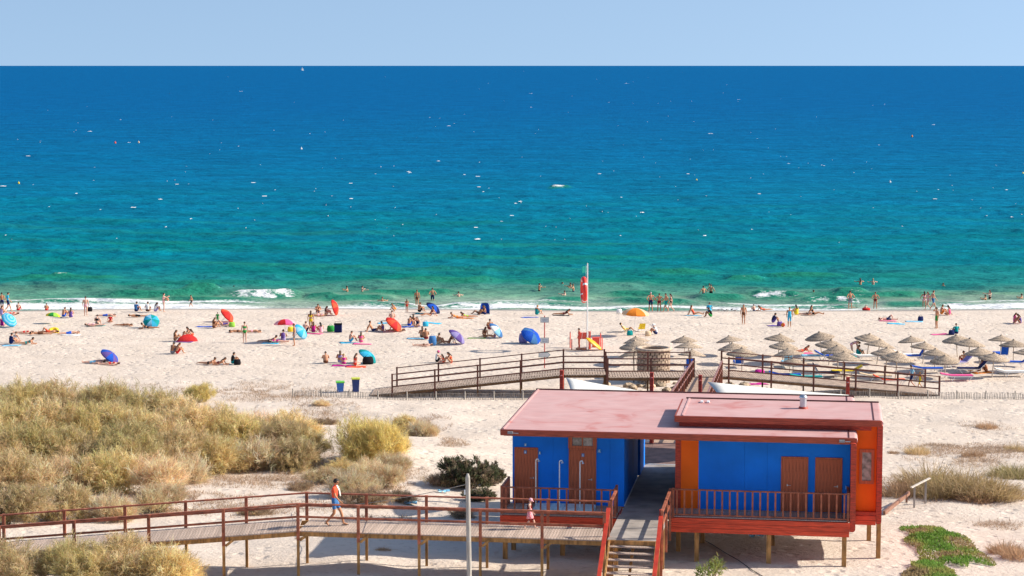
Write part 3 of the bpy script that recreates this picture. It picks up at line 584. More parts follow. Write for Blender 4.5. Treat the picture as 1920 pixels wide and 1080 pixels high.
# ------------------------------------------------------------------ boardwalks
def walk(name, P, label, planks=True, width=2.0, wd=0.105, post_sp=2.4, mrail=M_RAIL, mplank=M_PLANK, mleg=M_PINE, top=1.0, rails=(0.97, 0.5), leglen=None, skip=(), farposts=True, ground_rails=True):
    """P: near-edge points of the deck (world), deck extends to the far side by width"""
    t = empty(name, tuple(P[0]), 0, label, 'boardwalk'); o0 = Vector(P[0])
    B = lambda nm, m, mt, par=t, bev=0.0: m.build(nm, mt, par, bev, tuple(-o0) if par is t else (0, 0, 0))
    n = len(P); dirs = []
    for i in range(n - 1): dirs.append((Vector(P[i + 1]) - Vector(P[i])).normalized())
    offs = []
    for i in range(n):
        a = dirs[max(i - 1, 0)]; b = dirs[min(i, n - 2)]; d = (a + b); d.z = 0; d.normalize()
        nrm = Vector((-d.y, d.x, 0)); nrm = nrm if nrm.y > 0 else -nrm
        offs.append(nrm * (width / max(0.7, abs(nrm.dot(Vector((-a.y, a.x, 0)).normalized())))))
    N_ = [Vector(p) for p in P]; F_ = [a + b for a, b in zip(N_, offs)]
    pm = None
    for i in range(n - 1):
        a, b, c, d = N_[i], N_[i + 1], F_[i], F_[i + 1]; L_ = (b - a).length; k = max(1, int(L_ / wd))
        dk = MB().bar(a + Vector((0, 0.04, -0.13)), b + Vector((0, 0.04, -0.13)), 0.06, 0.16).bar(c + Vector((0, -0.04, -0.13)), d + Vector((0, -0.04, -0.13)), 0.06, 0.16).bar((a + c) / 2 - Vector((0, 0, 0.13)), (b + d) / 2 - Vector((0, 0, 0.13)), 0.06, 0.16)
        fr_ = B('deck_frame', dk, mleg)
        if planks:
            me = MB().box((0.003, -0.03, -0.045), (L_ / k - 0.013, width + 0.03, 0)).mesh('plank', mplank, 0.003)
            for j in range(k):
                p = a.lerp(b, j / k); q = c.lerp(d, j / k); e = b - a
                ol = place('plank', me, fr_, tuple(p - o0 + o0), (0, -math.asin(e.normalized().z), math.atan2(e.y, e.x)))
        else:
            pk = MB()
            for j in range(k):
                s0, s1 = (j + 0.04) / k, (j + 0.84) / k
                vs = [a.lerp(b, s0), a.lerp(b, s1), c.lerp(d, s1), c.lerp(d, s0)]
                vs = [v + Vector((0, 0, -0.04)) for v in vs] + vs
                pk.add(vs, [(0, 3, 2, 1), (4, 5, 6, 7), (0, 1, 5, 4), (1, 2, 6, 5), (2, 3, 7, 6), (3, 0, 4, 7)])
            tag(B('planks', pk, mplank), kind='stuff')
        for side, (p, q, sgn) in enumerate(((a, b, -1), (c, d, 1))):
            if (i, side) in skip: continue
            for zr in rails:
                h = 0.05 if zr == rails[0] else 0.075
                B('rail', MB().bar(p + Vector((0, 0.0, zr)), q + Vector((0, 0.0, zr)), 0.10 if zr == rails[0] else 0.045, h), mrail)
            m_ = max(1, int(round((q - p).length / post_sp)))
            for j in range(m_ + (1 if i == n - 2 else 0)):
                c_ = p.lerp(q, j / m_); x, y = c_.x, c_.y + sgn * 0.055
                zb = H1(x, y) - 0.25
                po = B('post', MB().box((x - 0.055, y - 0.05, c_.z - 0.35), (x + 0.055, y + 0.05, c_.z + top)), mrail, t, 0.006)
                if c_.z - 0.35 > zb: B('leg', MB().box((x - 0.05, y - 0.045, zb), (x + 0.05, y + 0.045, c_.z - 0.351)), mleg, t, 0.006)
                if side == 0 and c_.z - 1.0 > zb and planks: B('brace', MB().bar((x + 0.06, y + 0.02, c_.z - 0.36), (x + 0.34, y + 0.02, c_.z - 0.14), 0.04, 0.09), mleg)
    return t
zf = ZF - 0.005
pk = [at_z(-330, 1066, 5.0), at_z(0, 1037, 5.12), bw(-6.9, -5.9, 0), bw(4.12, -5.85, 0)]
pk[0].z = 4.9; pk[1].z = 5.12
walk('boardwalk', pk, 'long plank boardwalk with red rails crossing the foreground to the stairs', True, 1.95, 0.105, 2.42)
# far boardwalk on the beach: two ramps meeting a platform
YB = 136.0; zb = 2.68
def fx(px): return (px - 960) / 4000.0 * YB * 1.0035
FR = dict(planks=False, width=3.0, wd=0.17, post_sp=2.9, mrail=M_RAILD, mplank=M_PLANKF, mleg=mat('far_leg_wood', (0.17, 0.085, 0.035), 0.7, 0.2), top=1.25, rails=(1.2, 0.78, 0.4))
PL = [Vector((fx(690), 136.6, 1.25)), Vector((fx(733), 136.53, 1.42)), Vector((fx(1057), YB, zb)), Vector((fx(1138), YB, zb))]
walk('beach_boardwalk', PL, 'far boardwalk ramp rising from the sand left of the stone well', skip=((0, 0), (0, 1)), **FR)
PM = [Vector((fx(1139), YB - 1.2, zb)), Vector((fx(1300), YB - 1.2, zb))]
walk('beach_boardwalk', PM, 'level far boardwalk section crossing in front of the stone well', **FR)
PR = [Vector((fx(1300), YB - 0.9, zb + 0.02)), Vector((fx(1366), YB - 0.9, zb + 0.02)), Vector((fx(1770), 136.6, 1.27))]
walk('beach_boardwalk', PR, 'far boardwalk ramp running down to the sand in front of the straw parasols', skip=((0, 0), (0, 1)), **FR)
# ramp from the terrace to the far boardwalk
A = bw(4.9, 14.0, -0.02); Bq = Vector((fx(1301) , 135.0, zb)); Wd = 1.9
t = empty('access_ramp', tuple(A), 0, 'wide sloping ramp with handrails linking the building to the far boardwalk', 'ramp')
A0 = bw(4.2, 14.0, -0.02); A1 = bw(6.1, 14.0, -0.02); B0 = Vector((fx(1298), 134.75, zb)); B1 = Vector((fx(1352), 134.75, zb))
rm = lambda nm, m, mt, bev=0.0: m.build(nm, mt, t, bev, tuple(-A))
dz = Vector((0, 0, -0.15))
rm('deck', MB().add([A0 + dz, A1 + dz, B1 + dz, B0 + dz, A0, A1, B1, B0], [(0, 3, 2, 1), (4, 5, 6, 7), (0, 1, 5, 4), (1, 2, 6, 5), (2, 3, 7, 6), (3, 0, 4, 7)]), mat('ramp_boards', (0.42, 0.28, 0.19), 0.75, 0.15, 3))
for a, b in ((A0, B0), (A1, B1)):
    for zr in (1.05, 0.6): rm('handrail', MB().bar(a + Vector((0, 0, zr)), b + Vector((0, 0, zr)), 0.1, 0.06), mat('grey_red_handrail', (0.27, 0.13, 0.115), 0.6))
    for k in range(22):
        c = a.lerp(b, k / 21); z0 = min(c.z - 0.2, H1(c.x, c.y) - 0.2)
        rm('post', MB().box((c.x - 0.06, c.y - 0.06, z0), (c.x + 0.06, c.y + 0.06, c.z + 1.08)), M_RAIL if k % 2 else M_RAILD)

# ------------------------------------------------------------------ vegetation
def leaf_material(name, trans=0.48):
    m = bpy.data.materials.new(name); m.use_nodes = True; n = m.node_tree; L = n.links; N = n.nodes.new
    b = n.nodes['Principled BSDF']; b.inputs['Roughness'].default_value = 0.7; b.inputs['Specular IOR Level'].default_value = 0.2
    a = N('ShaderNodeAttribute'); a.attribute_name = 'tint'
    oi = N('ShaderNodeObjectInfo'); mr = N('ShaderNodeMapRange'); mr.inputs[3].default_value = 0.8; mr.inputs[4].default_value = 1.22
    hv = N('ShaderNodeHueSaturation'); L.new(oi.outputs['Random'], mr.inputs[0]); L.new(mr.outputs[0], hv.inputs['Value']); L.new(a.outputs['Color'], hv.inputs['Color'])
    L.new(hv.outputs[0], b.inputs['Base Color'])
    tr = N('ShaderNodeBsdfTranslucent'); L.new(hv.outputs[0], tr.inputs[0]); mx = N('ShaderNodeMixShader'); mx.inputs[0].default_value = trans
    L.new(b.outputs[0], mx.inputs[1]); L.new(tr.outputs[0], mx.inputs[2]); L.new(mx.outputs[0], n.nodes['Material Output'].inputs[0])
    return m
M_LEAF = leaf_material('foliage'); M_TWIG = mat('dry_twig', (0.24, 0.17, 0.12), 0.8, 0.2)
def strands_mesh(name, B, D1, D2, L, W, col, rs):
    """blades: base B, first half along D1, second along D2; colours col"""
    n = len(B); side = np.cross(D1, rs.normal(size=(n, 3))); side /= np.linalg.norm(side, axis=1)[:, None] + 1e-9
    mid = B + D1 * L[:, None] * 0.5; tip = mid + D2 * L[:, None] * 0.5; w_ = side * W[:, None] * 0.5
    V = np.stack([B - w_, B + w_, mid + w_ * 0.9, mid - w_ * 0.9, tip], 1).reshape(-1, 3)
    b = np.arange(n)[:, None] * 5
    me = bpy.data.meshes.new(name); me.vertices.add(n * 5); me.vertices.foreach_set('co', V.astype(np.float32).ravel())
    q = b + np.array([[0, 1, 2, 3]]); t = b + np.array([[3, 2, 4]])
    loops = np.concatenate([q, t], 1).ravel().astype(np.int32); me.loops.add(len(loops)); me.loops.foreach_set('vertex_index', loops)
    me.polygons.add(2 * n); ls = (np.arange(n)[:, None] * 7 + np.array([[0, 4]])).ravel().astype(np.int32); me.polygons.foreach_set('loop_start', ls)
    me.update(calc_edges=True)
    a = me.attributes.new('tint', 'FLOAT_COLOR', 'POINT'); c = np.repeat(np.concatenate([col, np.ones((n, 1))], 1), 5, axis=0); a.data.foreach_set('color', c.astype(np.float32).ravel())
    me.materials.append(M_LEAF); return me
def nrm(v): return v / (np.linalg.norm(v, axis=-1, keepdims=True) + 1e-9)
def shrub(name, seed, rx, h, plumes, per, ln, wd, cols, droop=0.5, up=0.5, spread=0.55, lobes=6):
    """feathery shrub: plumes of fine twigs spread through an uneven dome"""
    rs = np.random.RandomState(seed)
    lc = np.stack([rs.uniform(-0.62, 0.62, lobes) * rx, rs.uniform(-0.62, 0.62, lobes) * rx, rs.uniform(0.15, 0.5, lobes) * h], 1); lr = rs.uniform(0.38, 0.62, lobes)
    lc[0] = (0, 0, 0.42 * h); lr[0] = 0.72
    k = rs.randint(0, lobes, plumes); d = nrm(rs.normal(size=(plumes, 3))); d[:, 2] = np.abs(d[:, 2]) * 1.1 - 0.15; d = nrm(d)
    rad = rs.uniform(0.55, 1.05, plumes)
    P = lc[k] + d * (np.stack([lr[k] * rx, lr[k] * rx, lr[k] * h * 0.85], 1)) * rad[:, None]
    P[:, 2] = np.maximum(P[:, 2], 0.05)
    pl_b = rs.uniform(0.72, 1.2, plumes); tone = rs.uniform(0, 1, plumes); lobe_t = rs.uniform(0, 1, lobes)[k]
    cols = np.array(cols); ci = np.clip(((0.55 * lobe_t + 0.45 * tone) * len(cols)).astype(int), 0, len(cols) - 1)
    pd = nrm(d * spread + np.array([0, 0, up]) + rs.normal(size=(plumes, 3)) * 0.3)
    n = plumes * per; i = np.repeat(np.arange(plumes), per)
    s = rs.uniform(-0.6, 0.5, n)
    B = P[i] + pd[i] * (s * ln)[:, None] + rs.normal(size=(n, 3)) * ln * 0.13
    D1 = nrm(pd[i] + rs.normal(size=(n, 3)) * 0.42); D2 = nrm(D1 + np.array([0, 0, -droop]) + rs.normal(size=(n, 3)) * 0.3)
    L = rs.uniform(0.5, 1.15, n) * ln; W = rs.uniform(0.6, 1.3, n) * wd
    c = cols[ci[i]] * pl_b[i][:, None] * rs.uniform(0.65, 1.3, (n, 1)) * (1 + rs.normal(size=(n, 3)) * 0.06)
    B[:, 2] = np.maximum(B[:, 2], 0.0)
    leaf = strands_mesh(name + '_foliage', B, D1, D2, L, W, np.clip(c, 0.01, 0.88), rs)
    st = MB()
    for j in range(14):
        a = rs.uniform(0, 6.28); r = rs.uniform(0.2, 0.75) * rx; zt = rs.uniform(0.35, 0.75) * h
        m_ = Vector((math.cos(a) * r * 0.4, math.sin(a) * r * 0.4, zt * 0.6)); e = Vector((math.cos(a) * r, math.sin(a) * r, zt))
        st.tube((math.cos(a) * 0.08, math.sin(a) * 0.08, -0.25), m_, 0.035, 0.02, 5).tube(m_, e, 0.02, 0.008, 5)
    return leaf, st.mesh(name + '_stems', M_TWIG)
def grass_tuft(name, seed, rx, n, ln, wd, cols, lean=0.5):
    rs = np.random.RandomState(seed)
    a = rs.uniform(0, 6.283, n); r = np.sqrt(rs.uniform(0, 1, n)) * rx
    B = np.stack([np.cos(a) * r, np.sin(a) * r, np.full(n, -0.05)], 1)
    out = np.stack([np.cos(a), np.sin(a), np.zeros(n)], 1)
    D1 = nrm(out * (lean * r / rx)[:, None] + np.array([0, 0, 1]) + rs.normal(size=(n, 3)) * 0.28); D2 = nrm(D1 + out * 0.35 + rs.normal(size=(n, 3)) * 0.3 + np.array([0, 0, -0.35]))
    c = np.array(cols)[rs.randint(0, len(cols), n)] * rs.uniform(0.75, 1.25, (n, 1))
    return strands_mesh(name, B, D1, D2, rs.uniform(0.5, 1.2, n) * ln * (1.15 - 0.5 * r / rx), rs.uniform(0.6, 1.3, n) * wd, np.clip(c, 0.01, 0.8), rs)
GRN = [(0.650, 0.540, 0.235), (0.715, 0.582, 0.269), (0.806, 0.624, 0.325), (0.585, 0.486, 0.213), (0.840, 0.648, 0.370)]
OLV = [(0.637, 0.492, 0.241), (0.780, 0.582, 0.314), (0.840, 0.630, 0.370), (0.559, 0.438, 0.218), (0.840, 0.666, 0.403)]
DRY = [(0.840, 0.600, 0.344), (0.840, 0.701, 0.413), (0.717, 0.491, 0.292), (0.840, 0.722, 0.482), (0.793, 0.527, 0.317)]
GLD = [(0.806, 0.582, 0.269), (0.840, 0.636, 0.314), (0.728, 0.540, 0.246), (0.840, 0.678, 0.370)]
LIM = [(0.741, 0.588, 0.224), (0.819, 0.642, 0.269), (0.663, 0.534, 0.202), (0.840, 0.666, 0.325)]
DRK = [(0.136, 0.138, 0.072), (0.176, 0.160, 0.088), (0.240, 0.181, 0.120), (0.112, 0.123, 0.064)]
BRN = [(0.343, 0.245, 0.156), (0.463, 0.320, 0.206), (0.275, 0.202, 0.131)]
VEG = {
    'grn': [shrub('grn%d' % i, 10 + i, 1.75, 2.1, 620, 26, 0.42, 0.017, GRN, 0.75) for i in range(2)],
    'olv': [shrub('olv%d' % i, 20 + i, 1.7, 1.9, 620, 26, 0.40, 0.017, OLV, 0.7) for i in range(2)],
    'gld': [shrub('gld%d' % i, 30 + i, 1.6, 1.8, 560, 26, 0.42, 0.017, GLD, 0.55) for i in range(2)],
    'lim': [shrub('lim0', 40, 1.9, 2.0, 700, 26, 0.5, 0.017, LIM, 0.35, 0.9)],
    'dry': [shrub('dry%d' % i, 50 + i, 1.4, 1.25, 420, 20, 0.42, 0.014, DRY, 0.45, 0.7) for i in range(2)],
    'drk': [shrub('drk0', 60, 1.3, 1.4, 520, 22, 0.2, 0.04, DRK, 0.2, 0.5)],
    'brn': [shrub('brn0', 70, 1.2, 0.9, 300, 20, 0.32, 0.015, BRN + DRY[:2], 0.3, 0.7)],
}
VN = [0]
def bush(kind, px, py, size=1.0, name='dune_bush', label='bush', cat='bush', group=None, zs=1.0, var=None, pos=None):
    lib = VEG[kind]; VN[0] += 1; k = VN[0] if var is None else var; leaf, stem = lib[k % len(lib)]
    p = Vector(pos) if pos else ground(px, py)
    if pos: p.z = H1(p.x, p.y)
    t = empty(name, (p.x, p.y, p.z - 0.06), (k * 2.399) % 6.28, label, cat, group); t.scale = (size, size, size * zs)
    place('foliage', leaf, t); place('stem', stem, t); return t
# the big thicket on the dune at the left (px, py of the foot, kind, size)
TH_ = [  # row by row from the crest to the front
    (-40, 800, 'olv', 1.0), (45, 790, 'grn', 1.0), (125, 787, 'olv', 1.05), (205, 790, 'gld', 1.1), (275, 800, 'grn', 0.95), (345, 812, 'olv', 0.9), (415, 820, 'gld', 0.85), (480, 830, 'dry', 1.1), (545, 838, 'gld', 0.9),
    (-60, 850, 'gld', 1.1), (15, 842, 'grn', 1.1), (100, 838, 'olv', 1.15), (180, 842, 'grn', 1.1), (262, 846, 'gld', 1.05), (340, 852, 'olv', 1.1), (425, 856, 'grn', 1.0), (505, 862, 'olv', 1.0), (570, 868, 'gld', 0.85),
    (-20, 895, 'olv', 1.1), (70, 890, 'grn', 1.15), (155, 893, 'olv', 1.0), (240, 895, 'grn', 1.15), (325, 892, 'olv', 1.0), (400, 885, 'gld', 0.9), (480, 882, 'dry', 1.1), (540, 880, 'olv', 0.75),
    (30, 925, 'olv', 0.95), (120, 925, 'dry', 1.1), (205, 925, 'grn', 0.9), (290, 925, 'dry', 1.15), (355, 905, 'dry', 0.9)]
WORD = {'olv': 'olive-grey', 'grn': 'pale green', 'gld': 'golden-green', 'dry': 'dry straw-coloured', 'lim': 'bright yellow-green'}
RW = lambda y: 'on the crest' if y < 815 and y else ('in the upper middle' if y < 872 else ('in the lower middle' if y < 905 else 'along the front edge'))
cnt = {}
TL = []
for px, py, k, s in TH_:
    key = (k, RW(py)); cnt[key] = cnt.get(key, 0) + 1; TL.append((px, py, k, s, cnt[key]))
ORD = ['leftmost', 'second', 'third', 'fourth', 'fifth', 'sixth']
for px, py, k, s, i in TL:
    n_ = cnt[(k, RW(py))]
    w_ = 'only' if n_ == 1 else (ORD[i - 1] + (' from left' if i > 1 else ''))
    bush(k, px, py, s * 1.1, 'dune_bush', '%s bush %s of the left thicket, %s such there' % (WORD[k], RW(py), w_), 'bush', 'bushes of the thicket on the left dune')
bush('lim', 383, 752, 0.62, 'dune_bush', 'round green bush standing alone at the top right of the thicket', 'bush', 'bushes of the thicket on the left dune', 0.9)
# bushes before and beside the boardwalk
for px, py, k, s, l in [(10, 985, 'olv', 0.85, 'olive bush behind the boardwalk at the left edge of the picture'), (110, 975, 'olv', 0.8, 'olive bush just behind the boardwalk rail, second from the left edge'), (205, 975, 'dry', 0.85, 'dry beige bush behind the boardwalk rail below the thicket'), (300, 960, 'dry', 0.9, 'dry bush with bare twigs behind the boardwalk')]:
    bush(k, px, py, s, 'dune_bush', l, 'bush', 'bushes behind the boardwalk')
for x, y, k, s, l in [(-17.3, 73.0, 'olv', 0.85, 'pale bush in front of the boardwalk near the lower left corner'), (-15.2, 72.6, 'grn', 0.8, 'green-grey bush in front of the boardwalk, second from the left corner'), (-13.4, 72.9, 'olv', 0.9, 'olive bush in front of the boardwalk deck'), (-12.0, 72.3, 'gld', 0.85, 'rightmost golden bush in front of the boardwalk')]:
    bush(k, 0, 0, s, 'dune_bush', l, 'bush', 'bushes in front of the boardwalk', pos=(x, y, 0))
for px, py, k, s, z, l in [(668, 862, 'lim', 1.0, 1.0, 'big yellow-green broom bush right of the thicket'), (722, 858, 'lim', 0.85, 1.0, 'smaller yellow-green broom bush behind the big one'), (790, 818, 'dry', 0.7, 1.0, 'dry rust-beige bush on the sandy hump'), (760, 810, 'gld', 0.6, 0.9, 'golden bush between the broom bushes and the rust-beige one'),
    (655, 930, 'dry', 0.95, 0.9, 'dry beige bush above the walking man'), (715, 915, 'dry', 0.85, 1.0, 'dry beige bush sloping down beside the sandy hump'), (690, 945, 'brn', 0.9, 0.9, 'brownish low bush behind the boardwalk right of the walking man'), (752, 940, 'brn', 0.6, 0.9, 'small dark brown bush at the foot of the dry slope'),
    (880, 915, 'drk', 1.05, 1.0, 'large dark green bush beside the blue wall'), (915, 905, 'drk', 0.75, 1.0, 'dark bush touching the blue wall corner'), (838, 912, 'brn', 0.8, 0.9, 'dark brown scrub left of the large dark bush'), (905, 938, 'drk', 0.6, 0.7, 'low dark bush just behind the boardwalk rail'), (862, 968, 'brn', 0.6, 0.6, 'thin scrub behind the boardwalk near the grey pole'),
    (612, 905, 'dry', 0.7, 0.8, 'dry beige bush left of and above the walking man'), (640, 888, 'gld', 0.6, 0.7, 'low golden bush at the foot of the big broom bush'), (738, 885, 'dry', 0.75, 0.9, 'straw bush between the broom bush and the sandy hump'), (690, 898, 'dry', 0.8, 0.9, 'straw bush right below the big broom bush'),
    (560, 918, 'brn', 0.6, 0.7, 'thin brown scrub on the sand above the boardwalk kink'), (480, 965, 'brn', 0.6, 0.6, 'grey-brown scrub directly behind the boardwalk kink'), (610, 795, 'brn', 0.7, 0.6, 'low brown scrub in the gap at the right end of the thicket'), (600, 760, 'dry', 0.5, 0.6, 'low straw scrub near the beach bins')]:
    bush(k, px, py, s, 'dune_bush', l, 'bush', None, z)
# right-hand dune
GT = {'gold': [grass_tuft('gold%d' % i, 80 + i, 0.75, 900, 0.85, 0.014, [(0.56, 0.41, 0.22), (0.48, 0.34, 0.17), (0.44, 0.33, 0.15), (0.62, 0.47, 0.29)], 0.9) for i in range(3)],
      'low': [grass_tuft('low%d' % i, 90 + i, 0.9, 700, 0.3, 0.014, [(0.40, 0.29, 0.2), (0.33, 0.235, 0.17), (0.46, 0.34, 0.24)], 0.8) for i in range(2)],
      'rust': [grass_tuft('rust0', 95, 0.6, 700, 0.55, 0.014, [(0.46, 0.29, 0.17), (0.54, 0.36, 0.22), (0.42, 0.27, 0.16)], 0.9)],
      'green': [grass_tuft('green0', 97, 0.6, 800, 0.5, 0.016, [(0.32, 0.28, 0.11), (0.42, 0.34, 0.16), (0.46, 0.36, 0.2)], 0.8)]}
def tuft(kind, px, py, s, label, zs=1.0, grp='grass tufts on the right dune'):
    VN[0] += 1; p = ground(px, py); o = place('grass_tuft', GT[kind][VN[0] % len(GT[kind])], None, (p.x, p.y, p.z - 0.02), (0, 0, VN[0] * 2.4), (s, s, s * zs))
    tag(o, label, 'grass tuft', grp)
for i, (px, py, k, s, l) in enumerate([(1690, 928, 'rust', 1.2, 'rusty grass tuft right beside the orange wall'), (1715, 920, 'rust', 1.1, 'rusty grass tuft next to the leaning handrail'), (1745, 912, 'gold', 1.25, 'tallest golden grass tuft of the right dune'), (1775, 918, 'green', 1.5, 'green-based grass tuft in the middle of the right dune clump'), (1760, 930, 'gold', 1.0, 'golden tuft in front of the tallest one'), (1810, 925, 'gold', 1.25, 'golden tuft right of the green-based one'),
    (1845, 930, 'gold', 1.2, 'pale golden tuft near the right end of the clump'), (1875, 932, 'gold', 0.95, 'rightmost golden tuft of the clump'), (1830, 938, 'rust', 0.9, 'rusty tuft at the front of the clump'), (1900, 893, 'green', 1.3, 'dark green tuft at the right edge of the picture'), (1920, 897, 'green', 1.2, 'green tuft cut by the right edge of the picture'),
    (1850, 802, 'rust', 0.8, 'small rusty tuft far up the right dune'), (1825, 800, 'low', 0.7, 'flat brown tuft beside the small rusty one'), (1720, 850, 'gold', 0.65, 'small golden tuft right of the roof'), (1765, 838, 'low', 1.2, 'flat brown mat of grass above the small golden tuft'), (1675, 850, 'rust', 0.4, 'tiny rusty tuft against the building corner'),
    (1825, 855, 'rust', 0.8, 'brown tuft in the middle of the grey grass field'), (1865, 843, 'low', 1.3, 'grey-brown grass mat high on the right'), (1890, 850, 'low', 1.2, 'grey-brown grass mat near the right edge'), (1840, 868, 'low', 1.2, 'grey-brown grass mat above the golden clump'), (1905, 846, 'gold', 0.6, 'small straw tuft in the grey grass at the right edge'),
    (1870, 985, 'low', 0.9, 'thin grey-brown grass on the bare sand at lower right'), (1885, 1035, 'rust', 0.9, 'rusty tuft near the lower right corner'), (1915, 1045, 'rust', 1.0, 'rusty tuft in the lower right corner')]): tuft(k, px, py, s * (1.35 if 860 < py < 945 else 1.15), l, 0.55 if k == 'low' else 1.1)
tuft('rust', 565, 1010, 0.35, 'tiny rusty tuft on the sand under the boardwalk', 0.8, None); tuft('rust', 718, 1032, 0.45, 'small rusty tuft between the boardwalk legs', 0.8, None)
# succulent mats
def succulent(px0, px1, py0, py1, seed, n, label, cols):
    rs = np.random.RandomState(seed); c = ground((px0 + px1) / 2, (py0 + py1) / 2); a = ground(px0, (py0 + py1) / 2); b = ground((px0 + px1) / 2, py0)
    rx = abs(c.x - a.x); ry = abs(b.y - c.y)
    th = rs.uniform(0, 6.283, n); r = np.sqrt(rs.uniform(0, 1, n)) * (0.82 + 0.25 * np.sin(3 * th + seed) * 0.6 + 0.12 * np.sin(7 * th))
    X = c.x + np.cos(th) * r * rx; Y = c.y + np.sin(th) * r * ry
    hh = 0.22 * np.clip(1 - r ** 2, 0, 1) + 0.1 * (vnoise(X / 0.4, Y / 0.4, seed) + 0.3)
    Z = hgt(X, Y) + hh * rs.uniform(0.35, 1, n)
    B = np.stack([X - c.x, Y - c.y, Z - c.z], 1); D1 = nrm(rs.normal(size=(n, 3)) * 0.7 + np.array([0, 0, 0.9])); D2 = nrm(D1 + rs.normal(size=(n, 3)) * 0.3)
    zone = vnoise(X / 0.9, Y / 0.9, seed + 3) + 0.5 + 0.25 * r
    ci = np.clip((zone * len(cols)).astype(int), 0, len(cols) - 1)
    col = np.array(cols)[ci] * rs.uniform(0.7, 1.3, (n, 1))
    o = place('succulent_mat', strands_mesh('succulent_mat', B, D1, D2, rs.uniform(0.06, 0.13, n), rs.uniform(0.03, 0.05, n), col, rs), None, tuple(c)); tag(o, label, 'succulent', 'green succulent mats on the sand')
SUC = [(0.15, 0.29, 0.05), (0.18, 0.33, 0.06), (0.22, 0.33, 0.07), (0.33, 0.34, 0.1), (0.38, 0.29, 0.15)]
succulent(1690, 1838, 985, 1062, 3, 9000, 'bright green succulent mat on the sand right of the building stilts', SUC)
succulent(1690, 1810, 1052, 1110, 4, 6000, 'green succulent mat at the bottom edge right of the building', SUC)
p = ground(1335, 1088); lf, stm = shrub('oleander', 99, 0.55, 0.8, 60, 9, 0.22, 0.03, [(0.2, 0.26, 0.07), (0.27, 0.3, 0.09), (0.33, 0.33, 0.13)], 0.3, 0.8)
t = empty('young_shrub', tuple(p), 0, 'small yellow-green leafy shrub in front of the building stilts', 'shrub'); place('foliage', lf, t); place('stem', stm, t)

# dry litter and low dead grass spread over the dune between the bushes
def litter(areas, seed, name, label, cols, ln):
    rs = np.random.RandomState(seed); XS = []; YS = []; 
    for px, py, rx, ry, n in areas:
        c = ground(px, py); th = rs.uniform(0, 6.283, n); r = rs.uniform(0, 1, n) ** 0.7
        XS.append(c.x + np.cos(th) * r * rx); YS.append(c.y + np.sin(th) * r * ry)
    X = np.concatenate(XS); Y = np.concatenate(YS); keep = (vnoise(X / 1.1, Y / 1.1, seed) + 0.6 * vnoise(X / 0.4, Y / 0.4, seed + 1)) > -0.12; X = X[keep]; Y = Y[keep]; n = len(X)
    B = np.stack([X, Y, hgt(X, Y) - 0.02], 1); D1 = nrm(rs.normal(size=(n, 3)) * 0.75 + np.array([0, 0, 0.75])); D2 = nrm(D1 + rs.normal(size=(n, 3)) * 0.6 + np.array([0, 0, -0.5]))
    c = np.array(cols)[rs.randint(0, len(cols), n)] * rs.uniform(0.7, 1.25, (n, 1))
    tag(place(name, strands_mesh(name, B, D1, D2, rs.uniform(0.4, 1.2, n) * ln, rs.uniform(0.6, 1.3, n) * 0.014, np.clip(c, 0, 0.8), rs)), label, 'dry grass', kind='stuff')
litter([(60, 955, 4, 3.5, 6000), (160, 960, 4, 3, 5000), (260, 950, 4, 3, 5000), (360, 935, 3, 3, 4000), (440, 905, 3, 3, 3000), (520, 900, 3, 2, 2500), (600, 880, 2.5, 4, 3500), (655, 905, 3, 4, 5000), (720, 890, 2.2, 4, 4000), (540, 950, 2.5, 2, 1800), (450, 960, 2, 1.5, 1200), (610, 775, 2.2, 5, 3000), (560, 745, 3, 6, 3500), (470, 735, 3, 5, 2500), (800, 795, 1.6, 4, 2200), (840, 830, 1.2, 3, 1500), (690, 975, 2, 1.5, 1500), (250, 1035, 2.5, 1.2, 1500), (480, 735, 3.5, 5, 2500), (330, 730, 4, 3, 2500)], 301, 'dry_grass', 'low dry beige grass and litter between the dune bushes', [(0.5, 0.36, 0.24), (0.58, 0.44, 0.31), (0.42, 0.28, 0.19), (0.46, 0.29, 0.19)], 0.3)
litter([(1820, 860, 3.5, 4, 3500), (1880, 840, 2.5, 3, 2500), (1720, 900, 2, 3, 2500), (1700, 915, 1.5, 3, 1500), (1780, 925, 3.2, 2.2, 3000), (1860, 930, 2.2, 2, 1800), (1850, 850, 3, 3, 1800), (1770, 842, 2.4, 2.4, 1200), (1850, 800, 1.6, 3, 800), (1880, 985, 1.5, 1.5, 700), (1885, 1040, 2, 1, 1500), (1740, 840, 2, 2, 700)], 305, 'dry_grass', 'low dry grass and litter on the right dune', [(0.5, 0.36, 0.24), (0.42, 0.3, 0.22), (0.4, 0.25, 0.16)], 0.25)

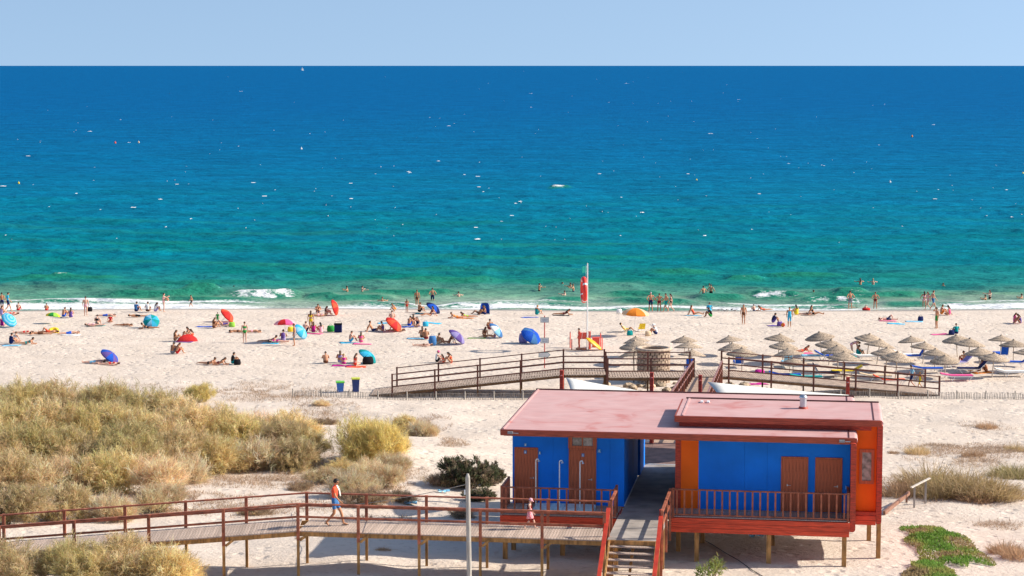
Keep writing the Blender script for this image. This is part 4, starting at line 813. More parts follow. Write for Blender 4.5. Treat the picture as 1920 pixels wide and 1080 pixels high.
# ------------------------------------------------------------------ people
SKINS = [mat('skin_tan', (0.56, 0.27, 0.15), 0.6, 0.06, 8, spec=0.3), mat('skin_fair', (0.66, 0.36, 0.24), 0.6, 0.06, 8, spec=0.3), mat('skin_brown', (0.36, 0.165, 0.085), 0.6, 0.06, 8, spec=0.3), mat('skin_golden', (0.48, 0.225, 0.115), 0.6, 0.06, 8, spec=0.3), mat('skin_pink', (0.68, 0.40, 0.29), 0.6, 0.06, 8, spec=0.3)]
SKN = [0]
HAIRS = {'d': mat('hair_dark', (0.025, 0.016, 0.012), 0.6, 0.2, 30), 'b': mat('hair_brown', (0.11, 0.055, 0.028), 0.6, 0.2, 30), 'l': mat('hair_blond', (0.42, 0.28, 0.12), 0.6, 0.2, 30), 'g': mat('hair_grey', (0.38, 0.37, 0.36), 0.6, 0.2, 30)}
RGB = dict(white=(236, 234, 228), navy=(28, 38, 86), blue=(30, 86, 190), cyan=(60, 178, 214), teal=(20, 150, 150), red=(212, 52, 50), orange=(236, 140, 50), coral=(238, 92, 62), yellow=(240, 208, 60), green=(50, 150, 70), lime=(150, 205, 80), pink=(232, 96, 150), magenta=(196, 40, 140), purple=(104, 82, 150), lilac=(150, 140, 190), grey=(130, 130, 138), black=(30, 30, 34), brown=(110, 70, 50), denim=(70, 120, 175), skyblue=(140, 200, 228), beige=(214, 190, 156), maroon=(120, 36, 48), rose=(240, 178, 186))
def C(n): return cloth(n, RGB[n])
def frame_of(d, hint):
    d = Vector(d).normalized(); s = Vector(hint) - d * Vector(hint).dot(d); s.normalize(); return s, d.cross(s)
def loft(m, pts, rad, hint, n=12):
    vs = []
    for i, p in enumerate(pts):
        a = Vector(pts[max(i - 1, 0)]); b = Vector(pts[min(i + 1, len(pts) - 1)]); s, f = frame_of(b - a, hint)
        vs += [Vector(p) + s * (rad[i][0] * math.cos(2 * math.pi * k / n)) + f * (rad[i][1] * math.sin(2 * math.pi * k / n)) for k in range(n)]
    fs = [tuple(range(n))[::-1], tuple(range((len(pts) - 1) * n, len(pts) * n))]
    for j in range(len(pts) - 1):
        for k in range(n): fs.append((j * n + k, j * n + (k + 1) % n, (j + 1) * n + (k + 1) % n, (j + 1) * n + k))
    m.add(vs, fs, 0, True)
def caps(m, p, q, r0, r1, n=10):
    p, q = Vector(p), Vector(q); m.tube(p, q, r0, r1, n); m.ell(p, (r0, r0, r0), None, 10, 6); m.ell(q, (r1, r1, r1), None, 10, 6)
def hand(m, wr, d, palm_n, curl, thumb_side):
    """palm with four fingers and a thumb off its side"""
    d = Vector(d).normalized(); n = Vector(palm_n) - d * Vector(palm_n).dot(d); n.normalize(); s = d.cross(n) * thumb_side
    wr = Vector(wr); loft(m, [wr - d * 0.01, wr + d * 0.04, wr + d * 0.085], [(0.027, 0.02), (0.04, 0.017), (0.043, 0.015)], s, 8)
    for k, (o, L) in enumerate(((0.034, 0.068), (0.012, 0.078), (-0.011, 0.072), (-0.033, 0.056))):
        a = wr + d * 0.08 + s * o; b = a + (d * math.cos(curl * 0.5) + n * math.sin(curl * 0.5) + s * (o * 2.2)) * L * 0.5
        c = b + (d * math.cos(curl) + n * math.sin(curl) + s * (o * 2.2)) * L * 0.5
        caps(m, a, b, 0.0105, 0.0098, 6); caps(m, b, c, 0.0098, 0.0085, 6)
    a = wr + d * 0.03 + s * 0.03; b = a + (d * 0.6 + s * 0.8 + n * 0.2) * 0.035; c = b + (d * 0.9 + s * 0.3 + n * 0.3) * 0.032
    caps(m, a, b, 0.013, 0.0115, 6); caps(m, b, c, 0.0115, 0.0095, 6)
def body(name, J, curl=0.5, belly=0.0, voxel=0.0135):
    """J: joint positions (x forward, y left, z up, metres, adult 1.75 m). One continuous remeshed skin with clothing zones."""
    V = lambda k: Vector(J[k])
    m = MB(); pel, wst, che, nek, hed = V('pel'), V('wst'), V('che'), V('nek'), V('hed')
    lat = (V('shL') - V('shR')).normalized(); hl = (V('hpL') - V('hpR')).normalized()
    up0 = (wst - pel).normalized(); upn = (nek - che).normalized()
    loft(m, [pel - up0 * 0.1, pel - up0 * 0.03, pel + up0 * 0.06, wst, wst.lerp(che, 0.5), che, che.lerp(nek, 0.55), nek - upn * 0.02], [(0.10, 0.07), (0.165, 0.115), (0.165, 0.112), (0.138 + belly * 0.5, 0.10 + belly), (0.148, 0.105 + belly * 0.6), (0.162, 0.112), (0.15, 0.085), (0.06, 0.055)], lat, 14)
    hd = V('hdir').normalized() if 'hdir' in J else Vector((1, 0, 0)); hu = (hed - nek).normalized(); hs = hu.cross(hd).normalized(); hf = hs.cross(hu)
    caps(m, nek - upn * 0.05, hed - hu * 0.04, 0.054, 0.05)
    HM = Matrix((hf, hs, hu)).transposed()
    m.ell(hed, (0.096, 0.075, 0.112), HM, 14, 10); m.ell(hed + hf * 0.03 - hu * 0.062, (0.06, 0.052, 0.055), HM, 12, 8)
    m.ell(hed + hf * 0.097 - hu * 0.012, (0.02, 0.013, 0.025), HM, 8, 6); m.ell(hed + hf * 0.078 - hu * 0.062, (0.018, 0.028, 0.012), HM, 8, 6); m.ell(hed + hf * 0.082 + hu * 0.028, (0.014, 0.05, 0.01), HM, 8, 6)
    for sg in (-1, 1): m.ell(hed + hs * (0.077 * sg) - hu * 0.005, (0.02, 0.012, 0.03), HM, 8, 6)
    segs = [('belly', wst, wst.lerp(che, 0.45)), ('hips', pel - up0 * 0.08, pel + up0 * 0.07), ('chest', wst.lerp(che, 0.6), che.lerp(nek, 0.3)), ('yoke', che.lerp(nek, 0.45), nek - upn * 0.05), ('skin', nek, hed)]
    for s_, k in ((1, 'L'), (-1, 'R')):
        sh, el, wr, hp, kn, an, to = [V(q + k) for q in ('sh', 'el', 'wr', 'hp', 'kn', 'an', 'to')]
        caps(m, che.lerp(nek, 0.45).lerp(sh, 0.35), sh, 0.062, 0.058); caps(m, sh, el, 0.054, 0.04); caps(m, el, wr, 0.042, 0.027)
        fd = (wr - el).normalized(); pn = Vector(J.get('palm' + k, (0, -s_, 0)))
        if abs(fd.dot(pn.normalized())) > 0.95: pn = Vector((0.3, 0.2, -1))
        hdv = Vector(J['hnd' + k]) if 'hnd' + k in J else fd
        hand(m, wr, hdv, pn, curl, 1 if k == 'R' else -1)
        caps(m, hp, hp.lerp(kn, 0.5), 0.092, 0.076); caps(m, hp.lerp(kn, 0.5), kn, 0.076, 0.055)
        cf = kn.lerp(an, 0.3); bk = (an - kn).normalized().cross(hl).normalized() * 0.012
        caps(m, kn, cf + bk, 0.054, 0.056); caps(m, cf + bk, an, 0.056, 0.036)
        fdv = (to - an); fl = Vector(fdv)
        heel = an - fl * 0.22 ; loft(m, [heel, an.lerp(to, 0.3), an.lerp(to, 0.8), to, to + fl * 0.12], [(0.03, 0.028), (0.038, 0.036), (0.046, 0.022), (0.042, 0.016), (0.02, 0.01)], hl, 10)
        segs += [('uarm', sh, sh.lerp(el, 0.55)), ('skin', sh.lerp(el, 0.7), el), ('skin', el, wr), ('skin', wr, wr + hdv.normalized() * 0.17), ('thigh', hp.lerp(kn, 0.12), hp.lerp(kn, 0.6)), ('lthigh', hp.lerp(kn, 0.75), kn), ('skin', kn, an), ('skin', an, to)]
    raw = m.mesh('raw', SKINS[0]); ob = bpy.data.objects.new('raw', raw); COL.objects.link(ob)
    md = ob.modifiers.new('r', 'REMESH'); md.mode = 'VOXEL'; md.voxel_size = voxel
    sm = ob.modifiers.new('s', 'SMOOTH'); sm.factor = 0.5; sm.iterations = 2
    dg = bpy.context.evaluated_depsgraph_get(); me = bpy.data.meshes.new_from_object(ob.evaluated_get(dg)); me.name = name
    bpy.data.objects.remove(ob); bpy.data.meshes.remove(raw)
    me.materials.clear()
    ZN = ['skin', 'hips', 'thigh', 'lthigh', 'chest', 'belly', 'yoke', 'uarm']
    for _ in ZN: me.materials.append(SKINS[0])
    nf = len(me.polygons); ce = np.empty(nf * 3, np.float32); me.polygons.foreach_get('center', ce); ce = ce.reshape(-1, 3)
    best = np.full(nf, 1e9); zi = np.zeros(nf, np.int32)
    for z, a, b in segs:
        a = np.array(a); b = np.array(b); ab = b - a; t_ = np.clip(((ce - a) @ ab) / (ab @ ab + 1e-9), 0, 1); d_ = np.linalg.norm(ce - (a + t_[:, None] * ab), axis=1)
        if z in ('belly', 'hips', 'chest', 'yoke'): d_ = d_ * 0.62
        k = d_ < best; best[k] = d_[k]; zi[k] = ZN.index(z)
    me.polygons.foreach_set('material_index', zi); me.polygons.foreach_set('use_smooth', np.ones(nf, bool)); me.update()
    return me, (hed.copy(), hf.copy(), hs.copy(), hu.copy(), nek.copy(), che.copy())
def hair_mesh(name, H, kind):
    hed, hf, hs, hu, nek, che = H; m = MB(); HM = Matrix((hf, hs, hu)).transposed(); n = 14; k = 8; vs = []; fs = []
    for j in range(k + 1):                       # cap that comes low at the nape and stays off the face
        for i in range(n):
            a = 2 * math.pi * i / n; fr = math.cos(a); lim = 1.15 + (0.75 if fr < 0.3 else -0.22 * fr); t = lim * j / k
            r = (0.109, 0.089, 0.124); vs.append(hed + hu * 0.004 + HM @ Vector((r[0] * math.sin(t) * math.cos(a), r[1] * math.sin(t) * math.sin(a), r[2] * math.cos(t))))
    for j in range(k):
        for i in range(n): fs.append((j * n + i, (j + 1) * n + i, (j + 1) * n + (i + 1) % n, j * n + (i + 1) % n))
    m.add(vs, fs, 0, True)
    if kind == 'long': loft(m, [hed - hf * 0.055 - hu * 0.01, hed - hf * 0.085 - hu * 0.12, nek.lerp(che, 0.5) - hf * 0.115, che - hf * 0.13], [(0.075, 0.04), (0.085, 0.035), (0.075, 0.03), (0.03, 0.015)], hs, 10)
    if kind == 'bun': m.ell(hed - hf * 0.1 + hu * 0.05, (0.045, 0.045, 0.045))
    return m.mesh(name, HAIRS['d'])
def hat_mesh(name, H, brim):
    hed, hf, hs, hu, nek, che = H; HM = Matrix((hf, hs, hu)).transposed(); m = MB(); n = 16; prof = [(0.0, 0.145), (0.07, 0.135), (0.105, 0.09), (0.112, 0.03)] + ([(0.20, 0.015), (0.2, 0.005)] if brim else [(0.115, 0.01)])
    vs = [hed + HM @ Vector((r * math.cos(2 * math.pi * i / n), r * 0.9 * math.sin(2 * math.pi * i / n), z)) for r, z in prof for i in range(n)]
    m.add(vs, [(j * n + i, j * n + (i + 1) % n, (j + 1) * n + (i + 1) % n, (j + 1) * n + i) for j in range(len(prof) - 1) for i in range(n)], 0, True)
    if not brim: loft(m, [hed + hf * 0.09 + hu * 0.03, hed + hf * 0.15 + hu * 0.02, hed + hf * 0.19 + hu * 0.01], [(0.08, 0.008), (0.075, 0.008), (0.04, 0.006)], hs, 8)
    return m.mesh(name, HAIRS['d'])
def sym(**k):
    J = {}
    for a, v in k.items():
        if len(a) == 2: J[a + 'L'] = (v[0], v[1], v[2]); J[a + 'R'] = (v[0], -v[1], v[2])
        else: J[a] = v
    return J
ST = dict(pel=(0, 0, .95), wst=(0.0, 0, 1.10), che=(0.0, 0, 1.30), nek=(0, 0, 1.49), hed=(0.03, 0, 1.63), sh=(0, .19, 1.42), el=(-.03, .25, 1.14), wr=(.05, .26, .90), hp=(0, .09, .92), kn=(.02, .10, .50), an=(-.02, .10, .075), to=(.13, .12, .028))
def P(base=None, **k):
    J = sym(**(base or ST)); 
    for a, v in k.items():
        if len(a) == 2: J[a + 'L'] = tuple(v); J[a + 'R'] = (v[0], -v[1], v[2])
        else: J[a] = v
    return J
LIE = dict(pel=(0, 0, .11), wst=(-.15, 0, .11), che=(-.36, 0, .12), nek=(-.55, 0, .13), hed=(-.69, 0, .14), sh=(-.48, .19, .10), el=(-.25, .30, .06), wr=(-.02, .33, .05), hp=(.04, .09, .10), kn=(.45, .11, .09), an=(.86, .13, .075), to=(.90, .16, .20), hdir=(0.25, 0, 1))
SIT = dict(pel=(0, 0, .11), wst=(-.02, 0, .26), che=(.0, 0, .46), nek=(.06, 0, .64), hed=(.12, 0, .77), sh=(.05, .19, .57), el=(.16, .28, .34), wr=(.36, .20, .38), hp=(.03, .10, .10), kn=(.34, .16, .47), an=(.52, .13, .08), to=(.66, .15, .028))
POSES = {
    'stand': P(), 'hips': P(el=(-.12, .36, 1.18), wr=(.02, .20, 1.0), kn=(.03, .12, .5), an=(-.02, .15, .075), to=(.12, .18, .028)),
    'walk': P(knL=(.20, .09, .52), anL=(.30, .09, .09), toL=(.45, .10, .06), knR=(.0, -.09, .50), anR=(-.30, -.09, .15), toR=(-.20, -.1, .035), elL=(-.14, .24, 1.16), wrL=(-.12, .25, .92), elR=(.08, -.25, 1.15), wrR=(.24, -.22, .96), hed=(.05, 0, 1.63)),
    'bend': P(pel=(-.05, 0, .92), wst=(.08, 0, 1.02), che=(.27, 0, 1.08), nek=(.44, 0, 1.10), hed=(.56, 0, 1.05), sh=(.36, .18, 1.06), el=(.42, .2, .8), wr=(.46, .15, .58), hp=(-.05, .09, .9), hdir=(0.5, 0, -1)),
    'reach': P(el=(.2, .24, 1.35), wr=(.42, .18, 1.42), kn=(.04, .1, .5)),
    'shade': P(elR=(.12, -.32, 1.42), wrR=(.10, -.12, 1.62), elL=(-.05, .25, 1.15), wrL=(.03, .26, .9)),
    'wade': P(el=(-.02, .34, 1.2), wr=(.14, .36, 1.05), kn=(.08, .12, .5)),
    'sit': P(SIT), 'hug': P(SIT, che=(.05, 0, .45), nek=(.14, 0, .62), hed=(.22, 0, .74), sh=(.13, .18, .56), el=(.3, .27, .35), wr=(.46, .1, .34), kn=(.36, .1, .48), an=(.5, .1, .08), to=(.64, .12, .028)),
    'back': P(SIT, wst=(-.06, 0, .25), che=(-.17, 0, .43), nek=(-.24, 0, .61), hed=(-.22, 0, .75), sh=(-.24, .19, .54), el=(-.4, .25, .3), wr=(-.46, .27, .06), kn=(.42, .11, .2), an=(.84, .13, .07), to=(.9, .16, .19), hndL=(-.6, .3, -.3), hndR=(-.6, -.3, -.3)),
    'cross': P(SIT, che=(.02, 0, .46), kn=(.28, .34, .14), an=(.36, -.06, .06), to=(.34, -.2, .04), el=(.12, .3, .33), wr=(.3, .16, .22)),
    'side': P(SIT, che=(.02, 0, .45), knL=(.36, .22, .12), anL=(.12, .5, .06), toL=(.02, .6, .03), knR=(.42, -.02, .12), anR=(.3, .34, .06), toR=(.2, .46, .03), elL=(.1, .28, .3), wrL=(.22, .25, .13), elR=(-.05, -.3, .32), wrR=(-.12, -.36, .05), hndR=(-.3, -.4, -.2)),
    'lie': P(LIE), 'lieknee': P(LIE, knL=(.36, .12, .44), anL=(.52, .12, .08), toL=(.68, .13, .03), elR=(-.62, -.36, .06), wrR=(-.78, -.14, .06)),
    'prone': P(LIE, hdir=(.2, .9, -.3), el=(-.62, .34, .05), wr=(-.76, .14, .05), to=(1.0, .12, .03), an=(.87, .11, .08)),
    'elbows': P(LIE, wst=(-.14, 0, .13), che=(-.33, 0, .22), nek=(-.47, 0, .33), hed=(-.56, 0, .44), sh=(-.42, .19, .27), el=(-.5, .24, .05), wr=(-.74, .16, .05), hdir=(-1, 0, 0), to=(1.0, .12, .03), an=(.87, .11, .08)),
    'lounge': P(LIE, pel=(0, 0, .11), wst=(-.12, 0, .2), che=(-.27, 0, .34), nek=(-.4, 0, .49), hed=(-.46, 0, .62), sh=(-.36, .19, .44), el=(-.2, .3, .24), wr=(.05, .27, .2), kn=(.4, .12, .3), an=(.66, .13, .06), to=(.78, .15, .06), hdir=(1, 0, .3)),
    'crouch': P(pel=(-.1, 0, .34), wst=(-.04, 0, .48), che=(.1, 0, .63), nek=(.22, 0, .78), hed=(.30, 0, .9), sh=(.18, .18, .72), el=(.34, .22, .5), wr=(.5, .14, .3), hp=(-.08, .1, .33), kn=(.26, .2, .46), an=(.0, .14, .08), to=(.16, .18, .03)),
    'swim': P(el=(.15, .42, 1.33), wr=(.38, .5, 1.36)),
}
PB = {}
def get_pose(k):
    if k not in PB: PB[k] = (*body('body_' + k, POSES[k]), {})
    return PB[k]
def dress(outfit):
    """clothing zones -> cloth name"""
    kind, _, cs = outfit.partition(':'); cs = cs.split(',')
    if kind == 'T': return dict(hips=cs[0], thigh=cs[0])
    if kind == 'B': return dict(hips=cs[0], chest=cs[-1])
    if kind == 'K': return dict(hips=cs[0])
    if kind == 'O': return dict(hips=cs[0], chest=cs[0], belly=cs[0])
    if kind == 'S': return dict(chest=cs[0], belly=cs[0], yoke=cs[0], uarm=cs[0], hips=cs[-1], thigh=cs[-1])
    if kind == 'V': return dict(chest=cs[0], belly=cs[0], yoke=cs[0], hips=cs[-1], thigh=cs[-1])
    if kind == 'D': return dict(chest=cs[0], belly=cs[0], hips=cs[0], thigh=cs[0], lthigh=cs[0])
    return {}
ZN = ['skin', 'hips', 'thigh', 'lthigh', 'chest', 'belly', 'yoke', 'uarm']
def person(loc, pose, face, height, skin, outfit, hair, label, group=None, tilt=0.0):
    """hair: colour letter + s/l/b (short, long, bun), or 'hat:colour' / 'cap:colour'"""
    me, H, cache = get_pose(pose); s = height / 1.75
    o = place('person', me, None, loc, (0, tilt, R(face)), (s, s, s)); tag(o, label, 'person', group)
    dz = dress(outfit); SKN[0] += 1; skin = {0: [0, 3, 0, 4, 0][SKN[0] % 5], 1: [1, 4][SKN[0] % 2], 2: [2, 3, 2][SKN[0] % 3]}[skin]
    for i, z in enumerate(ZN):
        sl = o.material_slots[i]; sl.link = 'OBJECT'; sl.material = C(dz[z]) if z in dz else SKINS[skin]
    def child(key, maker, name, m):
        if key not in cache: cache[key] = maker()
        c = place(name, cache[key], o); c.material_slots[0].link = 'OBJECT'; c.material_slots[0].material = m; return c
    if hair[:3] in ('hat', 'cap'):
        child('short', lambda: hair_mesh('hair', H, 'short'), 'hair', HAIRS['b'])
        child(hair[:3], lambda: hat_mesh('hat', H, hair[:3] == 'hat'), 'hat' if hair[:3] == 'hat' else 'cap', C(hair[4:]))
    else:
        k = {'s': 'short', 'l': 'long', 'b': 'bun'}[hair[1]]; child(k, lambda: hair_mesh('hair', H, k), 'hair', HAIRS[hair[0]])
    return o

# face: 0 right, 90 to the sea, 180 left, 270 to the camera
PEOPLE = [
 (4, 583, 'stand', 100, 1.7, 0, 'T:navy', 'ds', 'bather standing at the waterline at the far left edge'),
 (15, 585, 'walk', 20, 1.78, 0, 'S:cyan,navy', 'ds', 'walker in a cyan shirt and navy shorts at the far left'),
 (34, 583, 'sit', 80, 1.5, 0, 'T:red', 'ds', 'child sitting at the swash right of the cyan-shirted walker'),
 (3, 592, 'sit', 60, 1.7, 1, 'O:lilac', 'bl', 'bather in lilac sitting at the left picture edge'),
 (19, 591, 'lie', 190, 1.7, 1, 'B:red', 'bl', 'bather lying beside the sitter in lilac at the left edge'),
 (87, 583, 'sit', 90, 1.3, 0, 'T:red', 'ds', 'small child sitting alone at the swash near the lime parasol'),
 (119, 595, 'hug', 60, 1.7, 0, 'T:blue', 'bs', 'sitter in blue trunks behind the lime parasol'),
 (133, 596, 'sit', 100, 1.65, 1, 'O:purple', 'bl', 'sitter in a purple swimsuit next to the blue trunks'),
 (161, 593, 'stand', 95, 1.74, 1, 'K:rose', 'ds', 'tall bather standing near the water facing the sea, far left beach'),
 (255, 585, 'sit', 60, 1.75, 0, 'S:denim,navy', 'ds', 'sitter in a denim-blue shirt by the swash'),
 (277, 585, 'sit', 90, 1.75, 0, 'S:white,brown', 'ds', 'broad sitter in a white shirt by the swash'),
 (291, 585, 'hug', 40, 1.65, 0, 'S:white,lilac', 'bl', 'long-haired sitter in a white top by the swash'),
 (307, 585, 'reach', 10, 1.68, 0, 'B:rose', 'ds', 'adult at the waterline holding up a small child'),
 (359, 578, 'walk', 200, 1.25, 0, 'T:black', 'ds', 'child splashing in the swash right of the adult with child'),
 (200, 594, 'prone', 180, 1.72, 1, 'T:blue', 'bs', 'bather in blue trunks lying face down near the water'),
 (257, 595, 'lie', 0, 1.7, 2, 'T:black', 'ds', 'dark-haired bather stretched out below the swash sitters'),
 (176, 612, 'lie', 0, 1.68, 1, 'B:rose', 'bl', 'bather lying on a striped towel left of the turquoise parasol'),
 (182, 610, 'sit', 80, 1.68, 0, 'B:black', 'ds', 'sitter on the striped towel left of the turquoise parasol'),
 (207, 605, 'cross', 270, 1.25, 0, 'S:red,red', 'ds', 'child in a red shirt left of the turquoise parasol'),
 (232, 612, 'prone', 180, 1.6, 2, 'K:brown', 'bs', 'tanned bather lying on bare sand left of the turquoise parasol'),
 (278, 617, 'elbows', 10, 1.6, 2, 'B:black', 'ds', 'bather lying in front of the turquoise parasol'),
 (4, 612, 'sit', 90, 1.7, 1, 'O:magenta', 'bb', 'sitter beside the blue striped parasol at the left edge'),
 (45, 626, 'lie', 180, 1.7, 1, 'B:red', 'bl', 'leftmost of three bathers lying in a row on the left beach'),
 (74, 628, 'prone', 0, 1.72, 0, 'T:brown', 'ds', 'middle of three bathers lying in a row on the left beach'),
 (92, 625, 'lieknee', 180, 1.72, 0, 'T:coral', 'bs', 'bather lying with a raised knee beside the yellow float'),
 (131, 627, 'prone', 200, 1.7, 1, 'T:blue', 'ds', 'bather in blue trunks lying right of the yellow float'),
 (20, 646, 'sit', 40, 1.7, 0, 'S:navy,navy', 'ds', 'sitter in a navy top in the lower left group'),
 (29, 643, 'cross', 60, 1.65, 1, 'B:white', 'bb', 'sitter with a bun behind the navy top, lower left group'),
 (49, 646, 'elbows', 180, 1.68, 0, 'B:teal', 'ds', 'bather propped on elbows in the lower left group'),
 (408, 608, 'stand', 80, 1.0, 0, 'S:green,green', 'ds', 'small child in a green shirt left of the red parasol'),
 (401, 616, 'sit', 50, 1.7, 0, 'B:brown', 'bl', 'sitter in front of the green-shirted child'),
 (419, 611, 'lieknee', 180, 1.7, 1, 'O:purple', 'bl', 'bather in purple lying under the red parasol, left beach'),
 (459, 643, 'stand', 100, 1.66, 0, 'B:green', 'bb', 'standing bather with a bun casting a long shadow, left beach'),
 (447, 624, 'prone', 0, 1.66, 2, 'K:brown', 'ds', 'left of two bathers lying behind the standing one with a bun'),
 (472, 624, 'prone', 180, 1.66, 0, 'K:rose', 'bs', 'right of two bathers lying behind the standing one with a bun'),
 (328, 640, 'sit', 10, 1.7, 0, 'B:brown', 'bl', 'sitter left of the low red windbreak'),
 (354, 633, 'sit', 200, 1.65, 0, 'B:brown', 'dl', 'long-haired sitter behind the low red windbreak'),
 (361, 638, 'sit', 170, 1.68, 1, 'B:coral', 'bl', 'sitter at the right end of the low red windbreak'),
 (323, 664, 'hug', 60, 1.75, 2, 'T:grey', 'ds', 'left of the two sitting close together below the red windbreak'),
 (332, 664, 'hug', 20, 1.65, 0, 'T:red', 'bl', 'right of the two sitting close together below the red windbreak'),
 (177, 682, 'lie', 180, 1.7, 1, 'T:skyblue', 'bs', 'bather in pale blue lying left of the violet-blue parasol'),
 (197, 680, 'elbows', 150, 1.65, 0, 'B:brown', 'dl', 'dark-haired bather under the violet-blue parasol'),
 (206, 685, 'lie', 180, 1.6, 1, 'B:red', 'bl', 'bather in red lying in front of the violet-blue parasol'),
 (391, 684, 'elbows', 160, 1.65, 0, 'K:black', 'bb', 'left of the low group lying on sand above the thicket'),
 (409, 684, 'elbows', 170, 1.65, 0, 'K:maroon', 'bl', 'middle of the low group lying on sand above the thicket'),
 (436, 683, 'sit', 20, 1.65, 2, 'S:black,teal', 'ds', 'sitter in dark clothes above the thicket'),
 (596, 588, 'hug', 280, 1.75, 0, 'T:maroon', 'ds', 'sitter left of the upright red parasol near the water'),
 (611, 592, 'sit', 30, 1.6, 0, 'B:brown', 'bl', 'sitter leaning on the upright red parasol near the water'),
 (597, 594, 'lie', 180, 1.65, 0, 'B:rose', 'bb', 'bather lying in front of the pair by the upright red parasol'),
 (583, 621, 'stand', 90, 1.68, 0, 'B:yellow', 'bl', 'slim bather standing behind the picnic group left of centre'),
 (531, 640, 'sit', 90, 1.75, 2, 'V:purple,lilac', 'ds', 'sitter in purple under the pink parasol'),
 (505, 642, 'elbows', 180, 1.68, 0, 'K:navy', 'ds', 'left bather lying on the cyan towel by the pink parasol'),
 (521, 643, 'lie', 0, 1.68, 0, 'B:magenta', 'dl', 'bather lying with head towards the pink parasol pole'),
 (552, 649, 'stand', 190, 1.76, 0, 'T:grey', 'bs', 'bather in grey shorts standing between pink and turquoise parasols'),
 (572, 624, 'sit', 60, 1.75, 1, 'T:navy', 'bs', 'leftmost sitter of the picnic group with the navy cool box'),
 (588, 624, 'sit', 100, 1.68, 0, 'O:magenta', 'bl', 'middle sitter of the picnic group with the navy cool box'),
 (602, 625, 'sit', 120, 1.68, 0, 'O:rose', 'dl', 'sitter of the picnic group nearest the navy cool box'),
 (657, 642, 'sit', 20, 1.7, 1, 'T:cyan', 'bs', 'sitter on a cyan towel below the picnic group'),
 (677, 643, 'sit', 90, 1.62, 0, 'B:pink', 'bl', 'sitter on a pink towel below the picnic group'),
 (611, 682, 'hug', 100, 1.7, 0, 'T:brown', 'ds', 'sitter alone on the sand above the beach bins'),
 (638, 681, 'sit', 95, 1.72, 0, 'B:lilac', 'bl', 'taller of the pair on the violet towel'),
 (645, 684, 'sit', 100, 1.5, 1, 'B:magenta', 'ls', 'smaller of the pair on the violet towel'),
 (666, 686, 'side', 40, 1.72, 0, 'B:coral', 'bl', 'sitter with legs to the side left of the aqua parasol'),
 (740, 585, 'crouch', 200, 1.3, 0, 'T:orange', 'bs', 'child crouching to dig at the waterline'),
 (763, 586, 'stand', 90, 1.2, 0, 'K:red', 'bl', 'small child standing at the waterline left of the royal blue parasol'),
 (786, 586, 'sit', 40, 1.72, 0, 'T:black', 'bs', 'sitter behind the royal blue parasol near the water'),
 (807, 593, 'back', 200, 1.7, 0, 'B:maroon', 'dl', 'sitter leaning back in front of the royal blue parasol'),
 (735, 602, 'sit', 90, 1.7, 0, 'T:red', 'bs', 'sitter peeking out behind the red parasol at centre left'),
 (699, 622, 'back', 10, 1.76, 0, 'T:navy', 'ds', 'sitter with stretched legs left of the red parasol at centre'),
 (718, 622, 'sit', 170, 1.6, 0, 'O:purple', 'ds', 'sitter in purple between the stretched legs and the red parasol'),
 (742, 622, 'lieknee', 180, 1.65, 0, 'B:maroon', 'bl', 'bather with raised knee lying under the red parasol at centre'),
 (767, 612, 'hug', 60, 1.7, 0, 'T:blue', 'ds', 'left sitter of the trio with blue towels'),
 (775, 609, 'sit', 90, 1.72, 0, 'B:brown', 'bl', 'middle sitter of the trio with blue towels'),
 (783, 613, 'cross', 250, 1.6, 1, 'O:navy', 'dl', 'right sitter of the trio with blue towels'),
 (857, 597, 'elbows', 20, 1.65, 0, 'B:orange', 'bb', 'left of two bathers lying left of the blue beach tent'),
 (876, 596, 'elbows', 20, 1.65, 0, 'B:lime', 'dl', 'right of two bathers lying left of the blue beach tent'),
 (899, 590, 'lounge', 180, 1.7, 2, 'T:black', 'ds', 'bather reclining at the foot of the blue beach tent'),
 (909, 591, 'sit', 200, 1.7, 2, 'T:navy', 'ds', 'sitter in the mouth of the blue beach tent'),
 (792, 634, 'sit', 95, 1.72, 0, 'K:brown', 'bl', 'left of the pair sitting close on the pale blue towel'),
 (799, 637, 'hug', 100, 1.72, 2, 'K:maroon', 'ds', 'right of the pair sitting close on the pale blue towel'),
 (821, 646, 'sit', 30, 1.68, 0, 'T:beige', 'ds', 'sitter left of the slate-violet parasol facing its shade'),
 (842, 645, 'back', 200, 1.68, 2, 'B:brown', 'dl', 'sitter leaning back beside the slate-violet parasol'),
 (794, 650, 'lie', 180, 1.6, 0, 'K:brown', 'bs', 'bather lying left of the folding chair near the slate-violet parasol'),
 (909, 634, 'side', 60, 1.7, 0, 'B:brown', 'bl', 'left sitter under the white-blue striped parasol'),
 (927, 634, 'back', 180, 1.7, 0, 'B:purple', 'bl', 'right sitter under the white-blue striped parasol'),
 (919, 619, 'sit', 100, 1.72, 0, 'T:maroon', 'ds', 'sitter behind the white-blue striped parasol'),
 (819, 680, 'sit', 20, 1.65, 1, 'V:white,black', 'cap:pink', 'sitter with a pink cap near the end of the far ramp'),
 (831, 682, 'cross', 150, 1.3, 0, 'B:coral', 'bl', 'child between the two sitters near the far ramp'),
 (846, 682, 'hug', 190, 1.68, 0, 'B:coral', 'dl', 'dark-haired sitter facing the pink cap near the far ramp'),
 (1006, 591, 'sit', 40, 1.7, 0, 'D:teal', 'ls', 'sitter in teal on a blue towel left of the flagpole'),
 (1056, 591, 'elbows', 180, 1.68, 0, 'B:maroon', 'bl', 'bather lying on a dark towel left of the flagpole'),
 (1086, 652, 'stand', 200, 1.5, 0, 'B:red', 'ds', 'slim lifeguard standing by the red rescue board'),
 (1174, 622, 'lounge', 0, 1.68, 2, 'O:yellow', 'ds', 'bather in yellow reclining under the orange parasol'),
